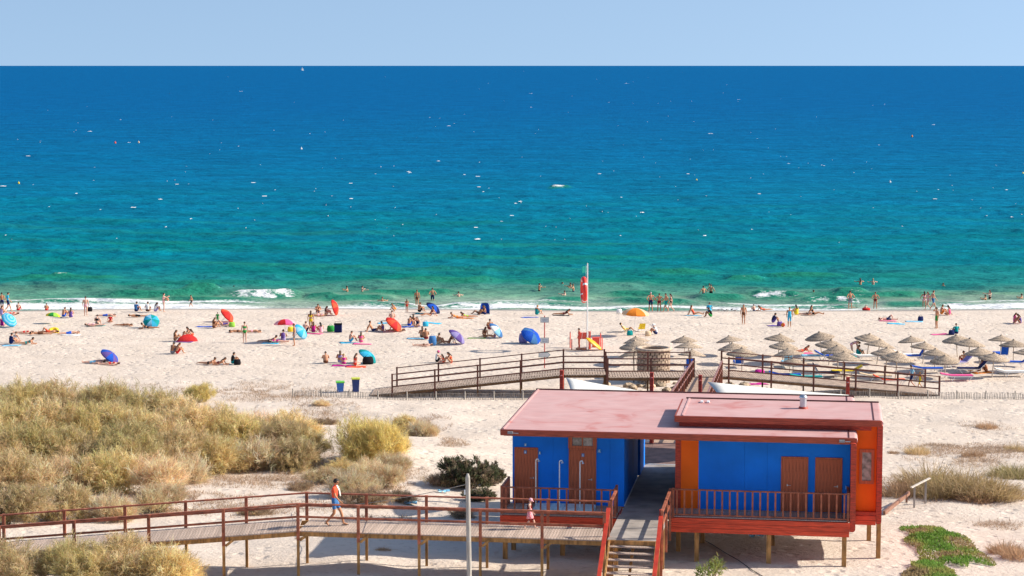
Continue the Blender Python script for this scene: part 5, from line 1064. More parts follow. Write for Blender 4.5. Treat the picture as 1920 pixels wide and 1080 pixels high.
 (1230, 628, 'hug', 200, 1.76, 0, 'S:white,navy', 'hat:white', 'sitter in a white shirt and white hat right of the orange parasol'),
 (1220, 585, 'hips', 95, 1.82, 0, 'T:navy', 'gs', 'heavy bather in navy trunks, leftmost of four at the waterline'),
 (1236, 585, 'hips', 85, 1.7, 0, 'K:maroon', 'ds', 'bather with hands on hips, second of four at the waterline'),
 (1249, 585, 'walk', 200, 1.7, 0, 'T:teal', 'ds', 'walker in teal trunks, third of four at the waterline'),
 (1258, 585, 'walk', 170, 1.66, 0, 'B:black', 'dl', 'walker in black, rightmost of four at the waterline'),
 (1301, 591, 'back', 0, 1.7, 0, 'O:coral', 'bl', 'sitter in coral on a beach chair near the water'),
 (1330, 586, 'sit', 80, 1.7, 0, 'S:cyan,cyan', 'ds', 'sitter in a cyan shirt near the water'),
 (1333, 595, 'hug', 190, 1.7, 2, 'S:black,green', 'ds', 'sitter in black below the cyan shirt'),
 (1394, 608, 'stand', 270, 1.68, 0, 'K:brown', 'dl', 'long-haired bather standing alone on the middle of the beach'),
 (1414, 584, 'sit', 120, 1.2, 0, 'K:navy', 'bs', 'small child sitting at the swash right of the gulls'),
 (1432, 583, 'elbows', 20, 1.6, 0, 'B:coral', 'bl', 'bather lying at the swash right of the small child'),
 (1449, 606, 'hug', 10, 1.7, 2, 'S:navy,purple', 'ds', 'sitter in navy beside the orange ball'),
 (1480, 613, 'stand', 270, 1.66, 0, 'D:cyan', 'ds', 'standing bather wrapped in a cyan towel dress'),
 (1494, 591, 'sit', 120, 1.7, 0, 'V:yellow,yellow', 'dl', 'sitter in a yellow top near the water'),
 (1512, 591, 'lie', 180, 1.62, 0, 'B:brown', 'bl', 'bather lying right of the yellow top near the water'),
 (1526, 591, 'back', 0, 1.7, 2, 'B:black', 'dl', 'sitter with legs out right of the yellow top near the water'),
 (1594, 581, 'hips', 100, 1.8, 0, 'T:grey', 'ds', 'tall bather in grey shorts with hands on hips at the waterline'),
 (1606, 580, 'lie', 0, 1.5, 0, 'T:black', 'ds', 'bather lying in the swash beside the grey shorts'),
 (1641, 581, 'hips', 90, 1.68, 0, 'K:maroon', 'bb', 'bather in maroon bottoms seen from behind at the waterline'),
 (1740, 581, 'walk', 190, 1.68, 0, 'B:rose', 'bl', 'walker in a rose bikini at the right waterline'),
 (1749, 581, 'walk', 10, 1.8, 1, 'T:denim', 'bs', 'pale walker in blue shorts at the right waterline'),
 (1765, 590, 'sit', 10, 1.68, 0, 'T:orange', 'bs', 'sitter right of the two walkers near the water'),
 (1780, 591, 'side', 160, 1.66, 0, 'O:pink', 'dl', 'dark-haired sitter in pink near the water'),
 (1756, 616, 'shade', 200, 1.76, 0, 'T:green', 'ds', 'bather in green trunks standing on the right beach'),
 (1664, 601, 'lieknee', 0, 1.68, 0, 'T:navy', 'bs', 'bather with raised knee lying on the pink towel, right beach'),
 (1902, 606, 'sit', 0, 1.68, 0, 'S:pink,pink', 'bl', 'sitter in a pink shirt near the right edge'),
 (1913, 607, 'hug', 180, 1.65, 2, 'O:purple', 'dl', 'sitter in purple facing the pink shirt near the right edge'),
 (1793, 627, 'sit', 90, 1.68, 2, 'S:teal,navy', 'ds', 'sitter in teal behind the front straw parasols, right beach'),
 (1503, 661, 'elbows', 190, 1.66, 0, 'B:coral', 'bl', 'bather propped up on a pink towel among the straw parasols'),
 (1597, 668, 'bend', 0, 1.66, 1, 'B:rose', 'bl', 'bather bending forward between the straw parasols'),
 (1608, 669, 'sit', 20, 1.68, 2, 'D:teal', 'ds', 'sitter in teal beside the bending bather'),
 (1808, 682, 'sit', 110, 1.76, 0, 'T:red', 'bs', 'bather in red trunks sitting with bare back among the straw parasols'),
 (1836, 697, 'back', 200, 1.7, 0, 'B:brown', 'bl', 'left of the tanned pair sitting at the front of the straw parasols'),
 (1849, 698, 'hug', 170, 1.7, 2, 'T:brown', 'bs', 'right of the tanned pair sitting at the front of the straw parasols'),
 (1709, 728, 'walk', 190, 1.55, 0, 'S:skyblue,navy', 'ds', 'child in a pale blue shirt walking past the far ramp end'),
 (1725, 729, 'walk', 200, 1.15, 0, 'D:yellow', 'ls', 'small child in yellow walking past the far ramp end'),
]
for px, py, pose, fc, h, sk, of, hr, lb in PEOPLE:
    p = ground(px, py); person((p.x, p.y, p.z + (0.01 if pose in ('stand', 'walk', 'hips', 'bend', 'reach', 'shade') else 0.045)), pose, fc, h, sk, of, hr, lb)
p = ground(307, 585); person((p.x + 0.42, p.y, p.z + 0.95), 'hug', 190, 0.95, 0, 'K:rose', 'ds', 'small child held up by the adult at the waterline')
# in the water: px, py at the surface, how deep they stand
WATER = [
 (415, 540, 'swim', 200, 1.35, 0, 'K:navy', 'ds', 'left of two swimmers behind the left breaker'), (439, 541, 'swim', 160, 1.4, 0, 'K:navy', 'ds', 'right of two swimmers behind the left breaker'),
 (679, 549, 'swim', 20, 1.0, 0, 'T:lime', 'ds', 'bather sitting up in the waves with lime trunks, left of centre'), (651, 545, 'swim', 190, 1.2, 0, 'T:white', 'ds', 'swimmer left of the one in lime trunks'),
 (717, 565, 'swim', 90, 1.25, 0, 'K:red', 'bs', 'lone head in the green shallows left of centre'), (782, 571, 'stand', 90, 0.3, 0, 'K:brown', 'bs', 'left of two bathers wading knee-deep behind the royal blue parasol'),
 (811, 562, 'hips', 95, 0.55, 0, 'T:navy', 'ds', 'right of two bathers wading behind the royal blue parasol'), (860, 556, 'swim', 100, 1.2, 0, 'K:red', 'ds', 'lone swimmer right of the two waders'),
 (1011, 544, 'swim', 20, 1.0, 0, 'K:black', 'ds', 'swimmer with raised shoulders left of the lifebuoy'), (1054, 535, 'swim', 20, 1.35, 0, 'K:black', 'ds', 'farthest swimmer left of the lifebuoy'),
 (1070, 538, 'swim', 200, 1.25, 0, 'K:black', 'ds', 'swimmer just left of the lifebuoy'), (1075, 546, 'swim', 180, 0.95, 0, 'T:navy', 'bs', 'swimmer below the one beside the lifebuoy'), (1059, 554, 'swim', 200, 1.2, 0, 'K:white', 'ds', 'nearest swimmer left of the lifebuoy, arms spread'),
 (1319, 552, 'wade', 110, 0.85, 0, 'T:navy', 'ds', 'left wader in front of the green wave right of the flagpole'), (1333, 551, 'wade', 70, 0.75, 0, 'T:black', 'ds', 'right wader in front of the green wave right of the flagpole'), (1330, 540, 'swim', 90, 1.2, 0, 'K:black', 'ds', 'swimmer behind the two waders right of the flagpole'),
 (1526, 550, 'swim', 180, 1.35, 0, 'K:black', 'ds', 'swimmer in the foam left of the grey-shorts bather'), (1582, 546, 'swim', 180, 1.3, 0, 'K:black', 'ds', 'swimmer just above the grey-shorts bather'), (1613, 534, 'swim', 100, 1.0, 0, 'K:black', 'dl', 'long-haired swimmer above the right breakers'), (1637, 531, 'swim', 90, 1.2, 1, 'K:white', 'ls', 'fair swimmer right of the long-haired one'),
 (1769, 536, 'swim', 200, 1.38, 0, 'K:black', 'ds', 'lone head far out above the right walkers'), (1733, 573, 'wade', 90, 0.35, 0, 'B:rose', 'dl', 'wader behind the walker in the rose bikini'), (1856, 559, 'swim', 200, 0.9, 0, 'K:black', 'dl', 'right of two bathers in the right-hand breaker'), (1848, 561, 'swim', 170, 1.25, 0, 'K:black', 'ds', 'left of two bathers in the right-hand breaker'), (1916, 560, 'swim', 170, 1.2, 0, 'K:navy', 'ds', 'swimmer at the right picture edge'),
]
for px, py, pose, fc, dep, sk, of, hr, lb in WATER:
    p = at_z(px, py, 0.12); person((p.x, p.y, 0.12 - dep), pose, fc, 1.7, sk, of, hr, lb, 'bathers in the water')
# people on the near boardwalk
pm = at_z(628, 986, ZF); man = person((pm.x, pm.y, ZF + 0.002), 'walk', -8, 1.74, 0, 'S:coral,denim', 'ds', 'person in coral T-shirt and denim shorts walking right along the boardwalk')
me, H, _ = PB['walk']; hed, hf, hs, hu, nek, che = H
m = MB(); 
for s_ in (-1, 1): m.ell(hed + hf * 0.088 + hs * (0.034 * s_) + hu * 0.018, (0.012, 0.03, 0.02), Matrix((hf, hs, hu)).transposed())
m.bar(hed + hf * 0.075 + hs * 0.078 + hu * 0.02, hed + hs * 0.084 + hu * 0.02, 0.006, 0.01).bar(hed + hf * 0.075 - hs * 0.078 + hu * 0.02, hed - hs * 0.084 + hu * 0.02, 0.006, 0.01); m.build('sunglasses', M_BLACK, man)
m = MB(); loft(m, [(-.16, .1, 1.12), (-.15, .12, 1.3), (-.05, .12, 1.47), (.06, .12, 1.46), (.15, .11, 1.3), (.19, .1, 1.08)], [(.07, .012), (.075, .014), (.07, .016), (.07, .016), (.075, .014), (.08, .012)], (0, 1, 0), 10)
tw_ = m.build('towel', C('white'), None, 0, tuple(man.location), (0, 0, R(-8))); tag(tw_, 'white towel slung over the shoulder of the coral-shirted walker', 'towel')
for k, t3 in (('L', (.30, .09, .03)), ('R', (-.30, -.09, .06))):
    m = MB(); loft(m, [(t3[0] - .07, t3[1], t3[2] + (0.06 if k == 'R' else 0)), (t3[0] + .05, t3[1], t3[2] + (0.01 if k == 'R' else .005)), (t3[0] + .19, t3[1] * 1.08, t3[2] - (0.035 if k == 'R' else -.01))], [(.035, .012), (.04, .012), (.03, .01)], (0, 1, 0), 8); m.build('sandal', M_BLACK, man)
pc = at_z(993, 992, ZF); kid = person((pc.x, pc.y, ZF + 0.002), 'walk', -8, 1.12, 1, 'D:maroon', 'cap:rose', 'small child in a checked red dress and pale pink cap on the boardwalk')
dm = MB(); loft(dm, [(0.01, 0, 1.16), (0.01, 0, .95), (0.02, 0, .78), (0.03, 0, .62)], [(.145, .115), (.18, .135), (.215, .17), (.24, .21)], (0, 1, 0), 18)
mk = mat('checked_red_cloth', lin(200, 60, 80), 0.85, 0.55, 16, col2=lin(245, 205, 205)); dm.build('skirt', mk, kid)
bp_ = MB().cbox((-0.2, 0, 1.22), (0.16, 0.26, 0.34)).mesh('backpack', C('grey'), 0.05); o = place('backpack', bp_, None, tuple(kid.location), (0, 0, R(-8)), tuple(kid.scale)); tag(o, 'small grey backpack worn by the child on the boardwalk', 'backpack')

# ------------------------------------------------------------------ parasols
def canopy_mesh(r, h, cols, n=8, sub=2, stripes=None):
    m = MB(); N = n * sub; K = 6; prof = [(r * math.sin(t * 1.15) / math.sin(1.15), h * (math.cos(t * 1.15) - math.cos(1.15)) / (1 - math.cos(1.15))) for t in [i / K for i in range(K + 1)]]
    vs = []
    for j, (rr, z) in enumerate(prof):
        for i in range(N):
            a = 2 * math.pi * i / N; dip = (1 if i % sub == 0 else 0.955); q = rr * (dip if j > 0 else 1); vs.append((q * math.cos(a), q * math.sin(a), z - (0.0 if i % sub == 0 else 0.02 * rr)))
    fs = []; mi = []
    for j in range(K):
        for i in range(N):
            fs.append((j * N + i, (j + 1) * N + i, (j + 1) * N + (i + 1) % N, j * N + (i + 1) % N)); mi.append((j // 1) % len(cols) if stripes else (i // sub) % len(cols))
    b = len(m.v); m.v += vs; m.f += fs; m.m += mi; m.sm += [False] * len(fs)
    for i in range(N):                              # hanging valance
        a0, a1 = vs[K * N + i], vs[K * N + (i + 1) % N]; m.add([a0, a1, (a1[0] * 1.0, a1[1] * 1.0, a1[2] - 0.09), (a0[0] * 1.0, a0[1] * 1.0, a0[2] - 0.09)], [(0, 3, 2, 1)], mi[(K - 1) * N + i])
    me = m.mesh('canopy', [mat('canvas_' + c, lin(*RGB[c]), 0.8, 0.06, 4, trans=0.25, spec=0.15) for c in cols]); return me
CANO = {}
def parasol(px, py, cols, tilt, az, r, label, stripes=None, lift=0.05, name='beach_parasol', polelen=None):
    """px,py: where the lowest rim meets the sand (tilted) or where the pole stands (upright)"""
    key = (tuple(cols), r, stripes)
    if key not in CANO: CANO[key] = canopy_mesh(r, r * 0.42, cols, stripes=stripes)
    p = ground(px, py); ax = Vector((math.sin(R(tilt)) * math.cos(R(az)), math.sin(R(tilt)) * math.sin(R(az)), math.cos(R(tilt))))
    if tilt > 15:
        cz = r * math.sin(R(tilt)) + lift; hd = Vector((math.cos(R(az)), math.sin(R(az)), 0)); c = Vector((p.x, p.y, p.z + cz)) - hd * (r * math.cos(R(tilt)))
        L = min((cz + 0.25) / max(math.cos(R(tilt)), 0.25), 2.2)
    else: L = polelen or 1.8; c = p + ax * (L - 0.3)
    q = ax.to_track_quat('Z', 'Y'); t = empty(name, tuple(c - ax * L), 0, label, 'parasol'); t.rotation_mode = 'QUATERNION'; t.rotation_quaternion = q
    place('canopy', CANO[key], t, (0, 0, L)); top = r * 0.42
    if 'pole' not in CANO: CANO['pole'] = MB().tube((0, 0, 0), (0, 0, 1), 0.018, 0.018, 8).mesh('pole', M_WHITEP); CANO['fin'] = MB().tube((0, 0, 0), (0, 0, 0.09), 0.02, 0.008, 8).mesh('finial', M_WHITEP); CANO['rib'] = MB().tube((0, 0, 0), (1, 0, 0), 0.007, 0.007, 5).mesh('rib', M_METAL)
    place('pole', CANO['pole'], t, (0, 0, 0), (0, 0, 0), (1, 1, L + top)); place('finial', CANO['fin'], t, (0, 0, L + top))
    for i in range(8): place('rib', CANO['rib'], t, (0, 0, L + top - 0.02), (0, math.atan2(top * 0.96, r), 2 * math.pi * i / 8 + 0.01), (math.hypot(r, top) * 0.97, 1, 1))
    return t
for a in [
 (26, 613, ['skyblue', 'cyan'], 49, 330, 0.71, 'pale blue and cyan ring-striped parasol tipped over at the left edge', True), (285, 616, ['cyan', 'teal', 'skyblue'], 49, 285, 0.68, 'turquoise panelled parasol tipped towards the viewer, left beach', None),
 (437, 604, ['red', 'red', 'coral'], 47, 350, 0.71, 'red parasol tipped beside the green-shirted child', None), (221, 682, ['blue', 'purple'], 39, 350, 0.76, 'violet-blue parasol tipped right, nearest to the thicket', None),
 (632, 592, ['red', 'coral'], 74, 355, 0.71, 'upright-edged red parasol close to the water, left of centre', None), (573, 636, ['cyan', 'skyblue'], 55, 340, 0.68, 'turquoise parasol beside the bather in grey shorts', None),
 (705, 681, ['cyan', 'cyan', 'teal'], 37, 350, 0.76, 'aqua parasol tipped right above the beach bins', None), (825, 588, ['blue', 'blue', 'navy'], 37, 350, 0.74, 'royal blue parasol near the water at centre left', None),
 (752, 622, ['red', 'coral'], 42, 345, 0.81, 'red parasol tipped over at centre left', None), (871, 645, ['purple', 'lilac'], 42, 355, 0.78, 'slate-violet parasol tipped over above the far ramp', None),
 (942, 634, ['white', 'skyblue', 'denim'], 49, 350, 0.74, 'white and blue striped parasol tipped over at centre', None), (1008, 646, ['blue', 'blue', 'denim'], 42, 320, 0.87, 'large bright blue parasol left of the signpost', None)]:
    parasol(*a[:7], stripes=a[7])
parasol(535, 642, ['rose', 'red', 'pink'], 8, 100, 0.85, 'pink and red parasol standing open over the left picnic', polelen=1.75)
parasol(98, 607, ['lime', 'yellow', 'green'], 10, 60, 0.6, 'low lime-green parasol stuck in the sand at far left', polelen=1.0)
parasol(1189, 629, ['orange', 'orange', 'beige'], 3, 0, 1.08, 'orange parasol standing upright in front of the sea, right of the flagpole', polelen=2.05)
# straw parasols -------------------------------------------------
rs_ = random.Random(3); m = MB(); n = 28
tiers = [(0.10, 0.02, 0.46, -0.14), (0.38, -0.08, 0.80, -0.335), (0.70, -0.265, 1.06, -0.47)]
for r0, z0, r1, z1 in tiers:
    m.lathe([(r0, z0), ((r0 + r1) / 2, (z0 + z1) / 2 + 0.02), (r1, z1), (r1 - 0.015, z1 - 0.02), (r0, z0 - 0.07)], n)
    for k in range(int(150 * r1)):
        a = rs_.uniform(0, 6.283); t0 = rs_.uniform(0.25, 0.8); ra = r0 + (r1 - r0) * t0; za = z0 + (z1 - z0) * t0 + 0.012; rb = r1 + rs_.uniform(0.0, 0.07); zb_ = z1 - rs_.uniform(0.0, 0.06); da = rs_.uniform(-0.03, 0.03)
        w_ = 0.016 / ra; m.add([(ra * math.cos(a - w_), ra * math.sin(a - w_), za), (ra * math.cos(a + w_), ra * math.sin(a + w_), za), (rb * math.cos(a + da), rb * math.sin(a + da), zb_ + 0.01)], [(0, 1, 2)])
ME_ST = m.mesh('thatch', M_STRAW); ME_SP = MB().tube((0, 0, -0.3), (0, 0, 1.68), 0.04, 0.035, 10).mesh('pole', mat('straw_parasol_pole', (0.55, 0.47, 0.38), 0.7)); ME_SC = MB().lathe([(0.13, 0), (0.11, 0.05), (0.05, 0.11), (0, 0.13)], 12).mesh('cap', M_STRAW); ME_SB = MB().lathe([(0.02, 0), (0.9, 0)], 8).mesh('spoke_ring', M_STRAW)
STRAW = []
ROWP = [[(1196, 670), (1284, 668), (1371, 668), (1459, 669), (1541, 666), (1626, 667), (1711, 667), (1795, 669), (1876, 666)], [(1194, 684), (1291, 683), (1377, 684), (1467, 682), (1554, 684), (1644, 683), (1730, 682), (1815, 681), (1900, 679)], [(1190, 698), (1296, 697), (1391, 698), (1481, 697), (1571, 697), (1661, 697), (1752, 696), (1837, 695), (1926, 697)], [(1487, 710), (1579, 709), (1679, 709), (1772, 708), (1860, 708)]]
RN = ['back row', 'second row', 'third row', 'front row']; ON = ['first', 'second', 'third', 'fourth', 'fifth', 'sixth', 'seventh', 'eighth', 'ninth']
for j, row in enumerate(ROWP):
    for i, (px, py) in enumerate(row):
        p = ground(px, py); t = empty('straw_parasol', tuple(p), rs_.uniform(0, 6.28), 'thatched straw parasol, %s from the left in the %s' % (ON[i], RN[j]), 'parasol', 'straw parasols in rows'); s = rs_.uniform(0.86, 1.05)
        t.rotation_euler = (rs_.uniform(-.12, .12), rs_.uniform(-.12, .12), t.rotation_euler.z); t.scale = (s, s, s * rs_.uniform(0.95, 1.05)); STRAW.append(p)
        place('pole', ME_SP, t); place('thatch', ME_ST, t, (0, 0, 1.66), (0, 0, 0), (1.06, 1.06, 0.85)); place('cap', ME_SC, t, (0, 0, 1.66))
# sun loungers ---------------------------------------------------
def lounger(px, py, az, col, back, label, mattress=True):
    p = ground(px, py); t = empty('sun_lounger', tuple(p), R(az), label, 'sun lounger', 'sun loungers among the straw parasols')
    b = R(back); bx, bz = -0.55 * math.cos(b), 0.55 * math.sin(b) * 1.25
    fr_ = MB()
    for y in (-0.3, 0.3): fr_.bar((-0.35, y, 0.32), (1.15, y, 0.32), 0.04, 0.05).bar((-0.35, y, 0.32), (-0.35 + bx * 1.25, y, 0.32 + bz), 0.04, 0.05)
    fr_.bar((1.15, -0.3, 0.32), (1.15, 0.3, 0.32), 0.04, 0.05); fr_.build('frame', M_WHITEP, t)
    for x in (-0.2, 0.95):
        for y in (-0.28, 0.28): MB().bar((x - 0.12, y, 0.0), (x + 0.1, y, 0.31), 0.035, 0.035).build('leg', M_WHITEP, t)
    mt_ = C(col) if mattress else mat('white_sling', (0.7, 0.7, 0.7), 0.7)
    MB().box((-0.33, -0.29, 0.35), (1.13, 0.29, 0.42 if mattress else 0.365)).build('mattress', mt_, t, 0.02)
    M_ = Matrix.Rotation(b, 3, 'Y'); MB().cbox((-0.35 + bx * 0.62, 0, 0.39 + bz * 0.52), (0.72, 0.58, 0.07), 0, M_).build('backrest', mt_, t, 0.02)
for a in [(1532, 676, 180, 'skyblue', 35, 'lounger with pale sling left of the bending bather'), (1552, 676, 0, 'blue', 30, 'blue lounger under the second-row straw parasols at centre right'), (1618, 676, 0, 'white', 20, 'white lounger right of the bending bather'), (1700, 674, 0, 'white', 25, 'white lounger with a blue pad beside it'), (1716, 676, 180, 'blue', 60, 'lounger with upright blue back in the middle of the straw rows'), (1737, 700, 0, 'blue', 12, 'long blue lounger behind the two walking children'),
    (1826, 700, 180, 'navy', 45, 'navy lounger with white frame under the tanned pair'), (1800, 688, 200, 'lilac', 40, 'lilac lounger beside the bather in red trunks'), (1879, 673, 100, 'blue', 75, 'blue lounger raised upright near the right edge'), (1908, 688, 170, 'blue', 40, 'blue lounger cut by the right edge'), (1792, 714, 0, 'pink', 10, 'pink lounger at the front of the straw rows'), (1893, 706, 0, 'white', 15, 'white lounger in front, near the right edge'),
    (1476, 690, 90, 'skyblue', 70, 'lounger with pale blue back left of the front straw row'), (1470, 712, 0, 'blue', 15, 'blue and white lounger behind the right far ramp'), (1510, 716, 0, 'teal', 10, 'teal lounger behind the right far ramp'), (1543, 708, 0, 'navy', 60, 'navy lounger behind the right far ramp'), (1590, 705, 180, 'yellow', 30, 'yellow lounger behind the right far ramp'), (1640, 714, 0, 'beige', 12, 'beige lounger behind the right far ramp'), (1665, 722, 0, 'coral', 25, 'coral lounger behind the right far ramp'),
    (1385, 690, 90, 'blue', 75, 'upright blue lounger at the top of the access ramp'), (1293, 700, 90, 'blue', 70, 'upright blue lounger right of the stone well'), (1165, 710, 0, 'white', 10, 'white lounger left of the stone well')]: lounger(*a)
# towels, bags and toys -----------------------------------------
def towel(px, py, az, col, label, lw=(1.45, 0.72)):
    az = az + (px * 37 % 50) - 25
    p = ground(px, py); nx, ny = 14, 8; X, Y = np.meshgrid(np.linspace(-lw[0] / 2, lw[0] / 2, nx), np.linspace(-lw[1] / 2, lw[1] / 2, ny)); c, s = math.cos(R(az)), math.sin(R(az))
    wx, wy = p.x + X * c - Y * s, p.y + X * s + Y * c; Z = hgt(wx, wy) - p.z + 0.02 + 0.05 * vnoise(wx * 3, wy * 3, int(px))
    me = grid_mesh('towel', X * c - Y * s, X * s + Y * c, Z, C(col)); o = place('towel', me, None, tuple(p)); md = o.modifiers.new('t', 'SOLIDIFY'); md.thickness = 0.008; tag(o, label, 'towel')
for a in [(180, 611, 0, 'teal', 'teal towel left of the turquoise parasol'), (384, 613, 0, 'blue', 'blue towel left of the sitter by the red parasol'), (22, 648, 0, 'skyblue', 'pale towel under the lower left group'), (345, 641, 0, 'purple', 'dark violet towel at the low red windbreak'), (507, 644, 0, 'cyan', 'cyan towel left of the pink parasol'), (655, 643, 0, 'cyan', 'cyan towel below the picnic group'), (679, 645, 0, 'pink', 'pink towel below the picnic group'), (641, 686, 0, 'magenta', 'violet towel under the pair above the bins'), (667, 688, 0, 'coral', 'coral towel left of the aqua parasol'), (588, 626, 0, 'pink', 'pink towel of the picnic group'),
    (792, 588, 0, 'teal', 'teal towel under the sitter behind the royal blue parasol'), (770, 613, 0, 'blue', 'blue towel under the trio'), (811, 606, 0, 'cyan', 'crumpled cyan towel right of the trio'), (724, 606, 0, 'cyan', 'cyan towel left of the red parasol at centre'), (780, 635, 10, 'skyblue', 'pale blue towel beside the close pair'), (894, 634, 0, 'lime', 'lime and lilac towel left of the striped parasol'), (872, 597, 0, 'orange', 'orange towel left of the blue tent'), (993, 595, 0, 'blue', 'blue towel left of the sitter in teal'), (1052, 592, 0, 'black', 'dark towel left of the flagpole'), (1664, 602, 0, 'pink', 'pink towel under the bather with raised knee'), (1680, 607, 0, 'cyan', 'cyan towel right of the pink one, right beach'), (1714, 603, 0, 'skyblue', 'pale blue towel lying alone on the right beach'), (1762, 627, 0, 'pink', 'pink towel right of the standing bather in green trunks'), (1505, 663, 0, 'pink', 'pink towel among the straw parasols'), (1300, 592, 0, 'cyan', 'cyan towel under the sitter in coral'), (1455, 611, 0, 'purple', 'violet towel beside the orange ball'), (133, 628, 0, 'white', 'white towel right of the yellow float'), (1843, 699, 0, 'orange', 'orange towel under the tanned pair'), (1420, 720, 0, 'magenta', 'magenta towel behind the right far ramp'), (1890, 700, 0, 'beige', 'sandy towel near the right edge')]: towel(*a)
def bag(px, py, col, label, size=(0.5, 0.3, 0.4)):
    p = ground(px, py); t = empty('beach_bag', tuple(p), 0.2, label, 'bag'); w_, d_, h_ = size
    m = MB(); loft(m, [(0, 0, 0), (0, 0, h_ * .35), (0, 0, h_ * .8), (0, 0, h_)], [(w_ * .45, d_ * .45), (w_ * .52, d_ * .52), (w_ * .46, d_ * .42), (w_ * .4, d_ * .25)], (1, 0, 0), 14); m.build('body', C(col), t)
    h = MB(); pts = [(-w_ * .28 + w_ * .56 * i / 6, 0, h_ - 0.02 + 0.16 * math.sin(math.pi * i / 6)) for i in range(7)]; h.path(pts, 0.012, 6); h.build('handle', C(col), t)
for a in [(445, 684, 'black', 'black bag right of the sitter in dark clothes'), (690, 683, 'black', 'black bag under the aqua parasol', (0.8, 0.4, 0.55)), (620, 622, 'green', 'green bag left of the navy cool box', (0.6, 0.4, 0.5)), (435, 613, 'lime', 'lime bag below the red parasol on the left'), (798, 612, 'cyan', 'cyan bag right of the trio'), (1726, 602, 'navy', 'navy bag on the lone pale blue towel'), (1181, 629, 'teal', 'teal bag under the orange parasol'), (1215, 630, 'beige', 'beige bag beside the white-hatted sitter'), (1161, 588, 'white', 'white bag near the water right of the flagpole'), (545, 622, 'yellow', 'yellow bag under the pink parasol'), (1462, 612, 'purple', 'purple bag beside the sitter in navy'), (168, 584, 'black', 'black bag at the swash beside the tall bather'), (981, 643, 'lilac', 'lilac folding seat bag behind the large blue parasol', (0.7, 0.5, 0.75)), (1424, 712, 'magenta', 'magenta ball-shaped bag under the right far ramp', (0.75, 0.6, 0.7)), (811, 648, 'denim', 'denim-blue bag left of the slate-violet parasol', (0.6, 0.4, 0.75)), (1784, 628, 'navy', 'navy bag beside the sitter in teal, right beach'), (1600, 672, 'teal', 'teal bag at the feet of the bending bather')]: bag(*a)
# cool box, beach tent, windbreak, float, ball, swim ring
p = ground(634, 623); t = empty('cool_box', tuple(p), 0, 'tall navy cool box beside the picnic group', 'cool box'); MB().box((-0.3, -0.25, 0), (0.3, 0.25, 0.62)).build('body', C('navy'), t, 0.03); MB().box((-0.32, -0.27, 0.625), (0.32, 0.27, 0.72)).build('lid', C('black'), t, 0.03); MB().path([(-0.25, 0, 0.72), (-0.25, 0, 0.86), (0.25, 0, 0.86), (0.25, 0, 0.72)], 0.015, 6).build('handle', C('black'), t)
p = ground(909, 589); t = empty('beach_tent', tuple(p), 0, 'small royal blue pop-up beach tent near the water', 'beach tent')
m = MB(); vs = [(0.42 * math.cos(a) * (1 - 0.25 * k / 6), 0.1 + 0.45 * math.sin(a) * (1 - 0.5 * k / 6), 0.95 * math.sin(k / 6 * math.pi / 2)) for k in range(7) for a in [math.pi * i / 12 - 0.25 for i in range(13)]]
m.add(vs, [(k * 13 + i, k * 13 + i + 1, (k + 1) * 13 + i + 1, (k + 1) * 13 + i) for k in range(6) for i in range(12)], 0, True); o = m.build('shell', C('blue'), t); o.modifiers.new('t', 'SOLIDIFY').thickness = 0.02; MB().path([(-0.42, -0.0, 0), (-0.4, 0.0, 0.7), (-0.2, 0.05, 0.97), (0.2, 0.05, 0.97), (0.4, 0.0, 0.7), (0.42, 0, 0)], 0.02, 6).build('hoop', C('navy'), t)
p = ground(350, 640); m = MB(); n = 16; vs = []
for i in range(n + 1):
    t_ = i / n; x = (t_ - 0.5) * 1.6; hgt_ = 0.5 * math.sin(math.pi * min(1, t_ * 1.0)) ** 0.6 + 0.06
    vs += [(x, -0.25, 0.0), (x + 0.08, 0.0, hgt_), (x, 0.3, 0.02)]
m.add(vs, [(3 * i + k, 3 * i + 3 + k, 3 * i + 4 + k, 3 * i + 1 + k) for i in range(n) for k in (0, 1)], 0, True); o = m.build('windbreak', C('red'), None, 0, tuple(p)); tag(o, 'low rumpled red windbreak between the sitters on the left beach', 'windbreak')
p = ground(101, 624); m = MB(); m.lathe([(0.3 + 0.16 * math.cos(a), 0.16 + 0.16 * math.sin(a)) for a in [2 * math.pi * i / 10 for i in range(10)]], 20, 0, (0, 0, 0), True, True); o = m.build('swim_ring', C('yellow'), None, 0, tuple(p)); o.rotation_euler = (0.5, 0, 0); tag(o, 'pale yellow swim ring beside the row of lying bathers', 'swim ring')
p = ground(1624, 582); m = MB(); m.lathe([(0.26 + 0.12 * math.cos(a), 0.12 + 0.12 * math.sin(a)) for a in [2 * math.pi * i / 10 for i in range(10)]], 20, 0, (0, 0, 0), True, True); o = m.build('swim_ring', C('red'), None, 0, tuple(p)); tag(o, 'red swim ring with a child sitting in it at the waterline', 'swim ring')
person((p.x, p.y, p.z + 0.02), 'hug', 90, 1.05, 0, 'K:navy', 'ds', 'small child sitting inside the red swim ring')
p = ground(1468, 613); m = MB().ell((0, 0, 0.17), (0.17, 0.17, 0.17), None, 16, 12, 0); m.m = [(i // 4) % 2 for i in range(len(m.f))]; tag(m.build('beach_ball', [C('orange'), C('coral')], None, 0, tuple(p)), 'orange beach ball beside the standing bather in cyan', 'ball')
